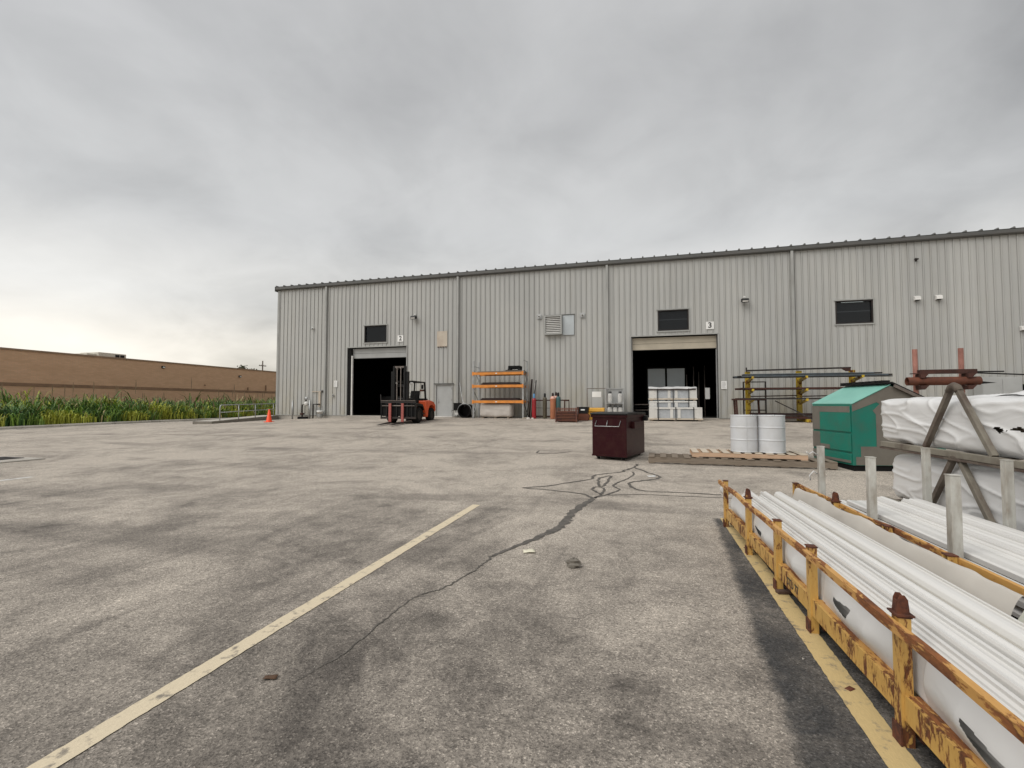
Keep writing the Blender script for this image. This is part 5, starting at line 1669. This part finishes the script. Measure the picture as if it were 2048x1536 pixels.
def cradle_side(x, sgn):
    for i, T in enumerate(PT):
        y = T - Y0
        tall = i in (1, 4, 6)
        # channel section post: web facing outward, two flanges
        m = MB().box((x - .008, y - .029, .0), (x + .008, y + .029, .555))
        m.box((x + (.0085 if sgn < 0 else -.04), y - .029, .0), (x + (.04 if sgn < 0 else -.0085), y - .021, .555))
        m.box((x + (.0085 if sgn < 0 else -.04), y + .021, .0), (x + (.04 if sgn < 0 else -.0085), y + .029, .555))
        p = m.build('post', 'yellow_rust', c1)
        MB().box((x - .014 if sgn < 0 else x - .044, y - .034, .5555), (x + .044 if sgn < 0 else x + .014, y + .034, .563)).build('cap_plate', 'yellow_rust_deep', p)
        cxx = x + (.015 if sgn < 0 else -.015)
        if tall:
            MB().box((cxx - .036, y - .04, .5635), (cxx + .036, y + .04, .571)).build('stacking_plate', 'yellow_rust_deep', p)
            MB().prism([(cxx - .025, .5715), (cxx + .025, .5715), (cxx + .019, .632), (cxx + .008, .65), (cxx - .010, .65), (cxx - .019, .630)], y - .022, y - .015, 'xz').prism([(cxx - .025, .5715), (cxx + .025, .5715), (cxx + .019, .632), (cxx + .008, .65), (cxx - .010, .65), (cxx - .019, .630)], y + .015, y + .022, 'xz').box((cxx - .022, y - .0145, .5715), (cxx - .015, y + .0145, .625)).build('stacking_lug', 'yellow_rust_deep', p)
        MB().box((x - .017 if sgn < 0 else x + .009, y - .036, .0), (x - .009 if sgn < 0 else x + .017, y + .036, .085)).build('foot_plate', 'yellow_rust_deep', p)
    # top rail: bent angle bar, not quite straight any more
    rnd = random.Random(7 if sgn < 0 else 9)
    m = MB()
    ys_ = lines(.1 - Y0, 6.42 - Y0, .13)
    vs_ = []
    for y in ys_:
        T = y + Y0
        wob = (noise.noise((y * 1.3, sgn * 4.0, 0)) * .016 + noise.noise((y * 3.4, sgn * 2.0, 5)) * .005)
        dxx = noise.noise((y * 1.1, 7, sgn)) * .012
        o = x + sgn * .030 + dxx
        z0 = .505 + wob
        vs_ += [(o - .018, y, z0), (o + .018, y, z0), (o + .018, y, z0 + .036), (o - .006 * sgn, y, z0 + .046), (o - .018, y, z0 + .04)]
    n_ = len(ys_)
    m.add(vs_, [(i * 5 + k, i * 5 + (k + 1) % 5, (i + 1) * 5 + (k + 1) % 5, (i + 1) * 5 + k) for i in range(n_ - 1) for k in range(5)] + [(0, 1, 2, 3, 4), tuple((n_ - 1) * 5 + k for k in (4, 3, 2, 1, 0))])
    m.build('top_rail', 'yellow_rust_rail', c1)
    # lower rail: plate on edge between the posts
    for a, b in zip(PT, PT[1:]):
        ya, yb = a - Y0 - .030, b - Y0 + .030
        o = MB().box((x + sgn * -.012 - .008, yb, .115), (x + sgn * -.012 + .008, ya, .225)).build('lower_rail', 'yellow_rust', c1)
        MB().box((x + sgn * -.012 + .009, yb, .215), (x + sgn * -.012 + .05, ya, .225)).build('ledge', 'yellow_rust_rail', o)


cradle_side(XL, -1)
cradle_side(XR, 1)
for T in PT:
    MB().box((XL + .062, T - Y0 - .04, .03), (XR - .062, T - Y0 + .04, .11)).build('cross_bearer', 'yellow_rust_deep', c1)
text_mesh('STU 77', .078, 'ink', 'stencil', c1, (XL + .0035, 3.9 - Y0, .168), (R(90), 0, R(-90)), .0005)


def profile(shape, w, h):
    if shape == 0:       # grooved sash section
        return [(0, 0), (w, 0), (w, h * .62), (w * .86, h * .66), (w * .86, h), (w * .62, h), (w * .62, h * .74), (w * .42, h * .70), (w * .40, h * .52), (w * .12, h * .50), (w * .08, h * .42), (0, h * .4)]
    if shape == 1:       # rounded nosing
        return [(0, 0), (w, 0), (w, h * .55), (w * .95, h * .8), (w * .8, h * .96), (w * .6, h), (w * .3, h * .97), (w * .1, h * .82), (0, h * .55)]
    return [(0, 0), (w, 0), (w, h * .8), (w * .93, h * .95), (w * .7, h), (w * .5, h * .86), (w * .3, h * .9), (w * .08, h), (0, h * .8)]


def stick(name, parent, x, y0, y1, z, w, h, shape, mat, seed=0):
    m = MB()
    pr_ = profile(shape, w, h)
    n_ = len(pr_)
    ys_ = lines(y0, y1, .45)
    vs_ = []
    for y in ys_:
        ox = noise.noise((y * .5, seed * 3.7, 1)) * .006
        oz = noise.noise((y * .6, seed * 1.9, 9)) * .004
        vs_ += [(x + a + ox, y, z + b + oz) for a, b in pr_]
    q = len(ys_)
    m.add(vs_, [(i * n_ + k, i * n_ + (k + 1) % n_, (i + 1) * n_ + (k + 1) % n_, (i + 1) * n_ + k) for i in range(q - 1) for k in range(n_)] + [tuple(range(n_)), tuple((q - 1) * n_ + k for k in reversed(range(n_)))])
    return m.build(name, mat, parent, .0025)


b1 = thing('profile_bundle', 'bundle of long white plastic window profiles in the yellow cradle', 'plastic profiles', LTw(1.58, Y0, .113), TH)
ZT = .30
defs = [(-.30, .085, .065, 0, 'pvc', 6.05), (-.215, .075, .075, 2, 'pvc', 6.15), (-.139, .085, .07, 0, 'pvc', 5.98), (-.053, .07, .08, 2, 'pvc', 6.1),
        (.018, .05, .06, 1, 'pvc_cream', 6.1), (.069, .095, .095, 1, 'pvc', 6.02), (.165, .05, .055, 0, 'pvc_cream', 5.9), (.216, .06, .05, 0, 'pvc', 5.8)]
for i, (x, w, h, sh, mt, Tf) in enumerate(defs):
    stick('profile', b1, x, .15 - Y0, Tf - Y0, ZT - .02 + .012 * (i % 2), w - .002, h, sh, mt, i)
for lay in range(3):
    for i in range(6):
        stick('profile', b1, -.29 + i * .093, .2 - Y0, 5.95 - Y0 + .1 * ((i * 7 + lay) % 3), .004 + lay * .088, .09, .084, (i + lay) % 3, 'pvc', 20 + i + lay * 6)
# film wrapped round the bundle, bulging out between the posts on the near side
def side_film():
    nu, nv = 900, 56
    m = MB(); v = []
    y_a, y_b = .15 - Y0, 6.05 - Y0
    for i in range(nu + 1):
        y = y_a + (y_b - y_a) * i / nu
        T = y + Y0
        # bulge is held back at every post
        dpost = min(abs(T - p) for p in PT)
        bul = min(1.0, dpost / .35)
        for j in range(nv + 1):
            s_ = j / nv
            z = .33 - .29 * s_
            x = -.335 - .012 * math.sin(math.pi * s_) - .052 * bul * math.sin(math.pi * min(1, s_ * 1.25)) ** 1.2 + noise.noise((y * 2.1, z * 6, 2)) * .012 + noise.noise((y * 5, z * 9, 4)) * .004
            if s_ > .8: x += (s_ - .8) * .3
            x = max(x, -.372 + (0 if dpost > .09 else .03)) if dpost < .09 else x
            v.append((x, y, z + .02 * noise.noise((y * 1.3, 3, 1))))
    fs = []
    tears = [(4.72, .62, .30, .17), (3.02, .66, .22, .20), (1.86, .58, .26, .26)]
    for i in range(nu):
        T = y_a + (y_b - y_a) * (i + .5) / nu + Y0
        for j in range(nv):
            s_ = (j + .5) / nv
            if any(0 < T - a < c and -d * .25 < s_ - (1 - b) - .02 * math.sin(T * 14) < d * (1 - (T - a) / c) ** .7 * ((T - a) / c * 6 if T - a < c / 6 else 1) for a, b, c, d in tears):
                continue
            a = i * (nv + 1) + j
            fs.append((a, a + 1, a + nv + 2, a + nv + 1))
    m.add(v, fs, True)
    return m.build('plastic_film', 'wrap_thin', b1, recalc=False)


side_film()
# end bag sticking out of the far end
t = MB().lathe([(0, .0), (.03, .0), (.05, .04), (.06, .16), (.05, .2)], (-.36, 6.36 - Y0, .3), 14, 'y').build('bag_end', 'wrap_thin', b1)
# liner sheet folded up inside the far side of the cradle
def liner():
    m = MB(); v = []
    nu, nv = 110, 8
    for i in range(nu + 1):
        T = 2.95 + (6.15 - 2.95) * i / nu
        y = T - Y0
        for j in range(nv + 1):
            s_ = j / nv
            w1 = noise.noise((y * 2.6, s_ * 1.5, 3)) * .02 + (1 - abs(noise.noise((y * 3.1 + s_ * .5, s_ * .6, 8)))) ** 10 * .016 + noise.noise((y * 9, s_ * 2, 8)) * .004
            crease = -.012 * max(0, 1 - abs(((T * 1.7) % 1) - .5) * 9) * (.4 + .6 * noise.noise((T, 2, 2)))
            x = .288 + .075 * s_ + w1 * .6
            z = .27 + .15 * math.sin(s_ * 1.7) + w1 * .6 + crease + .02 * noise.noise((y * 1.7, 1, 1)) * s_
            v.append((x, y, z))
    m.add(v, [(i * (nv + 1) + j, i * (nv + 1) + j + 1, (i + 1) * (nv + 1) + j + 1, (i + 1) * (nv + 1) + j) for i in range(nu) for j in range(nv)], True)
    m.build('cardboard_liner', 'liner', b1, recalc=False)
    m = MB(); v = []
    for i in range(60):
        T = .2 + (2.93 - .2) * i / 59
        y = T - Y0
        for j in range(nv + 1):
            s_ = j / nv
            w1 = noise.noise((y * 2.0, s_ * 1.5, 13)) * .01
            v.append((.288 + .075 * s_ + w1 * .6, y, .26 + .13 * s_ + w1))
    m.add(v, [(i * (nv + 1) + j, i * (nv + 1) + j + 1, (i + 1) * (nv + 1) + j + 1, (i + 1) * (nv + 1) + j) for i in range(59) for j in range(nv)], True)
    m.build('pale_liner', 'liner_green', b1, recalc=False)


liner()

# ------------------------------------------------------------------ second cradle with pale square posts
c2 = thing('pale_cradle', 'cradle with pale chipped square posts behind the yellow cradle', 'stacking cradle', LTw(2.95, 5.0), TH)
P2 = [6.75, 5.5, 4.27, 3.0, 1.8]
for x in (-.55, .58):
    for T in P2:
        y = T - 5.0
        m = MB()
        nz = 12
        vs_ = []
        for k in range(nz + 1):
            z = .10 + (.96 - .10) * k / nz
            dxx = noise.noise((z * 3, T, x)) * .004
            for (a, b) in ((-.034, -.034), (.034, -.034), (.034, .034), (-.034, .034)):
                vs_.append((x + a + dxx, y + b + dxx, z))
        m.add(vs_, [(k * 4 + i, k * 4 + (i + 1) % 4, (k + 1) * 4 + (i + 1) % 4, (k + 1) * 4 + i) for k in range(nz) for i in range(4)] + [(3, 2, 1, 0), tuple(nz * 4 + i for i in range(4))])
        p = m.build('post', 'post_white', c2, .005)
        MB().box((x - .037, y - .037, .962), (x + .037, y + .037, .968)).build('cap', 'post_white', p)
        MB().box((x - .075, y - .075, .0), (x + .075, y + .075, .099)).build('foot', 'steel_dark', p, .006)
for T in P2:
    MB().box((-.474, T - 5.0 - .05, .02), (.504, T - 5.0 + .05, .098)).build('cross_bearer', 'steel_dark', c2)
for x in (-.55, .58):
    for a, b in zip(P2, P2[1:]):
        MB().box((x - .025, b - 5.0 + .08, .03), (x + .025, a - 5.0 - .08, .09)).build('side_rail', 'steel_dark', c2)
# strips of torn tape hanging from the far post
t = MB().tube([(-.60, 1.72, .86), (-.66, 1.70, .90), (-.70, 1.69, .87), (-.74, 1.66, .90)], .008, 5).tube([(-.60, 1.72, .62), (-.66, 1.68, .66), (-.70, 1.70, .60), (-.69, 1.70, .54)], .008, 5).build('torn_tape', 'wrap_thin', c2)
b2 = thing('profile_bundle', 'bundle of white plastic profiles between the pale square posts', 'plastic profiles', LTw(2.95, 5.0, .10), TH)
for lay in range(3):
    for i in range(8):
        if lay < 2 and 1 < i < 7: continue
        stick('profile', b2, -.47 + i * .118, 1.6 - 5, 6.35 - 5 + .12 * ((i * 5 + lay) % 3), .003 + lay * .078, .115, .075, (i + lay) % 3, 'pvc_grey' if (i == 0 and lay < 2) else 'pvc', 60 + i + lay * 9)
top = [(-.46, .21, .05, 2), (-.245, .13, .075, 0), (-.112, .12, .08, 2), (.01, .13, .075, 0), (.142, .12, .08, 2), (.265, .12, .07, 1)]
for i, (x, w, h, sh) in enumerate(top):
    stick('profile', b2, x, 1.5 - 5, 6.3 - 5 + .08 * (i % 3), .239, w - .003, h, sh, 'pvc', 90 + i)

# ------------------------------------------------------------------ third: two tiers of wrapped bundles with A-frames
def aframe_cradle(name, lb, z):
    t = thing(name, lb, 'stacking cradle', LTw(4.25, 6.3, z), TH)
    for x in (-.52, .60):
        MB().box((x - .04, -4.3, .0), (x + .04, 1.85, .075)).build('side_rail', 'frame_rust', t, .006)
        MB().box((x - .05, -4.3, -.028), (x + .05, 1.85, -.003)).build('rail_flange', 'frame_brown', t)
        for yc in (.25, -2.6):
            for s_ in (-1, 1):
                MB().bar((x, yc + s_ * .06, .80), (x, yc + s_ * .58, .076), .058, .058, (1, 0, 0)).build('a_frame_leg', 'frame_rust' if s_ < 0 else 'frame_brown', t, .006)
            MB().tube([(x, yc + .085, .77), (x, yc + .05, .82), (x, yc, .838), (x, yc - .05, .82), (x, yc - .085, .77)], .042, 10).build('a_frame_head', 'frame_brown', t)
    for y in (1.7, .25, -1.2, -2.6, -4.0):
        MB().box((-.478, y - .045, .0), (.558, y + .045, .06)).build('cross_bearer', 'frame_brown', t)
    return t


aframe_cradle('lower_a_frame_cradle', 'lower weathered A-frame cradle standing under the stacked bundle', .06)
aframe_cradle('upper_a_frame_cradle', 'upper weathered A-frame cradle stacked on the lower one', .875)
t = MB()
# stub feet of the lower cradle
lo = bpy.data.objects.get('lower_a_frame_cradle')
for x in (-.52, .60):
    for y in (1.7, -1.2, -4.0):
        MB().box((x - .06, y - .08, -.06), (x + .06, y + .08, -.0285)).build('foot', 'frame_brown', lo)


def wrapped(name, lb, z, sx, sz, seed, T0, T1, holes=()):
    t = thing(name, lb, 'wrapped bundle', LTw(4.29, (T0 + T1) / 2, z), TH)
    lump('plastic_wrap', 'wrap', sx, T1 - T0, sz, t, seed, .03, 7, 150, 460, True, holes)
    MB().box((-sx * .42, -(T1 - T0) * .48, sz * .12), (sx * .42, (T1 - T0) * .48, sz * .86)).build('contents', 'wood_grey', t)
    return t


wrapped('wrapped_bundle', 'lower white plastic wrapped bundle in the A-frame stack', .125, .98, .66, 5.0, 2.1, 8.15)
wu = wrapped('wrapped_bundle', 'upper white plastic wrapped bundle with torn film in the A-frame stack', .94, .98, .64, 9.0, 2.2, 8.4, [(.42, .30, .17, .022), (.68, .31, .08, .035), (.12, .32, .13, .018)])
# loose flaps of film
m = MB(); v = []
for i in range(13):
    for j in range(9):
        y = -.95 + i * .085; zz = .02 + j * .03
        v.append((-.525 - .05 * math.sin(j / 8 * 2.4) - .02 * noise.noise((y * 4, zz * 8, 1)), y, zz + .02 * noise.noise((y * 6, 3, zz))))
m.add(v, [(i * 9 + j, i * 9 + j + 1, (i + 1) * 9 + j + 1, (i + 1) * 9 + j) for i in range(12) for j in range(8) if not (j > 5 and (i * 7) % 5 < 2)], True)
m.build('loose_flap', 'wrap_thin', wu, recalc=False)
m = MB(); v = []
for i in range(12):
    for j in range(6):
        y = 1.1 - i * .06; x = -.3 + j * .1
        v.append((x, y, .645 + .09 * math.exp(-((i - 5) / 3.0) ** 2) * math.exp(-((j - 2.5) / 2) ** 2) + .015 * noise.noise((y * 7, x * 7, 2))))
m.add(v, [(i * 6 + j, i * 6 + j + 1, (i + 1) * 6 + j + 1, (i + 1) * 6 + j) for i in range(11) for j in range(5)], True)
m.build('loose_flap', 'wrap', wu, recalc=False)

# ------------------------------------------------------------------ litter on the asphalt
o = MB().bar((1.0, 4.22, .02), (1.42, 4.32, .02), .05, .022).build('wood_stick', 'wood_stick', None, .003)
tag(o, 'dark wooden stick lying under the yellow cradle post on the yellow line', 'stick')


def flat(name, lb, mat, x, y, w, d, rz, curl=.012):
    m = MB(); v = []
    for i in range(5):
        for j in range(4):
            a, b = (i / 4 - .5) * w, (j / 3 - .5) * d
            v.append((a, b, .006 + curl * abs(noise.noise((a * 9 + x, b * 9, 1))) * 2))
    m.add(v, [(i * 4 + j, (i + 1) * 4 + j, (i + 1) * 4 + j + 1, i * 4 + j + 1) for i in range(4) for j in range(3)], True)
    sm = m.build(name, mat, None, 0, (x, y, gz(x, y)), R(rz))
    so = sm.modifiers.new('thickness', 'SOLIDIFY'); so.thickness = .002
    return tag(sm, lb, 'litter')


flat('paper_scrap', 'pale yellow scrap of card on the asphalt near the crack', 'paper', -1.13, 4.73, .12, .10, 15)
flat('paper_scrap', 'white scrap of paper on the asphalt in front of the long pallet', 'sign_white', .15, 10.09, .16, .14, 5)
flat('brown_leaf', 'brown leaf on the asphalt right of the cream line', 'brown_mark', -1.98, 2.2, .07, .035, 20, .01)
flat('rust_flake', 'rust brown flake on the yellow line beside the near cradle post', 'rust_orange', 1.03, 2.93, .045, .03, 40, .006)
flat('rust_flake', 'rust brown flake on the yellow line near the far cradle post', 'rust_orange', 1.02, 5.45, .05, .035, 10, .006)
rnd = random.Random(3)
m = MB()
vs_ = []; nr, nc = 7, 10
for i in range(nr + 1):
    for k in range(nc):
        th_ = math.pi * i / nr; ph = 2 * math.pi * k / nc
        r_ = .055 * rnd.uniform(.6, 1.2)
        vs_.append((r_ * 1.3 * math.sin(th_) * math.cos(ph), r_ * math.sin(th_) * math.sin(ph), max(0, .035 + r_ * .8 * math.cos(th_))))
m.add(vs_, [(i * nc + k, i * nc + (k + 1) % nc, (i + 1) * nc + (k + 1) % nc, (i + 1) * nc + k) for i in range(nr) for k in range(nc)])
o = m.build('crumpled_wrapper', 'concrete_dark', None, 0, (-.64, 4.41, .004))
tag(o, 'crumpled grey wrapper on the asphalt right of the crack', 'litter')
# small stones scattered over the yard, too many and too small to count
m = MB()
for i in range(900):
    y = 1.3 + 9 * rnd.random() ** 1.6; x = rnd.uniform(-1, 1) * (1.2 + y * .95) - .3 * y
    if x > .9: continue
    s_ = rnd.uniform(.003, .009)
    c = Vector((x, y, gz(x, y) + s_ * .5))
    p_ = [c + Vector((rnd.uniform(-1, 1), rnd.uniform(-1, 1), rnd.uniform(-.6, .8))) * s_ for _ in range(4)]
    m.add(p_, [(0, 1, 2), (0, 3, 1), (1, 3, 2), (2, 3, 0)])
o = m.build('loose_grit', 'concrete')
tag(o, 'loose grit scattered over the asphalt', 'grit')
o['kind'] = 'stuff'
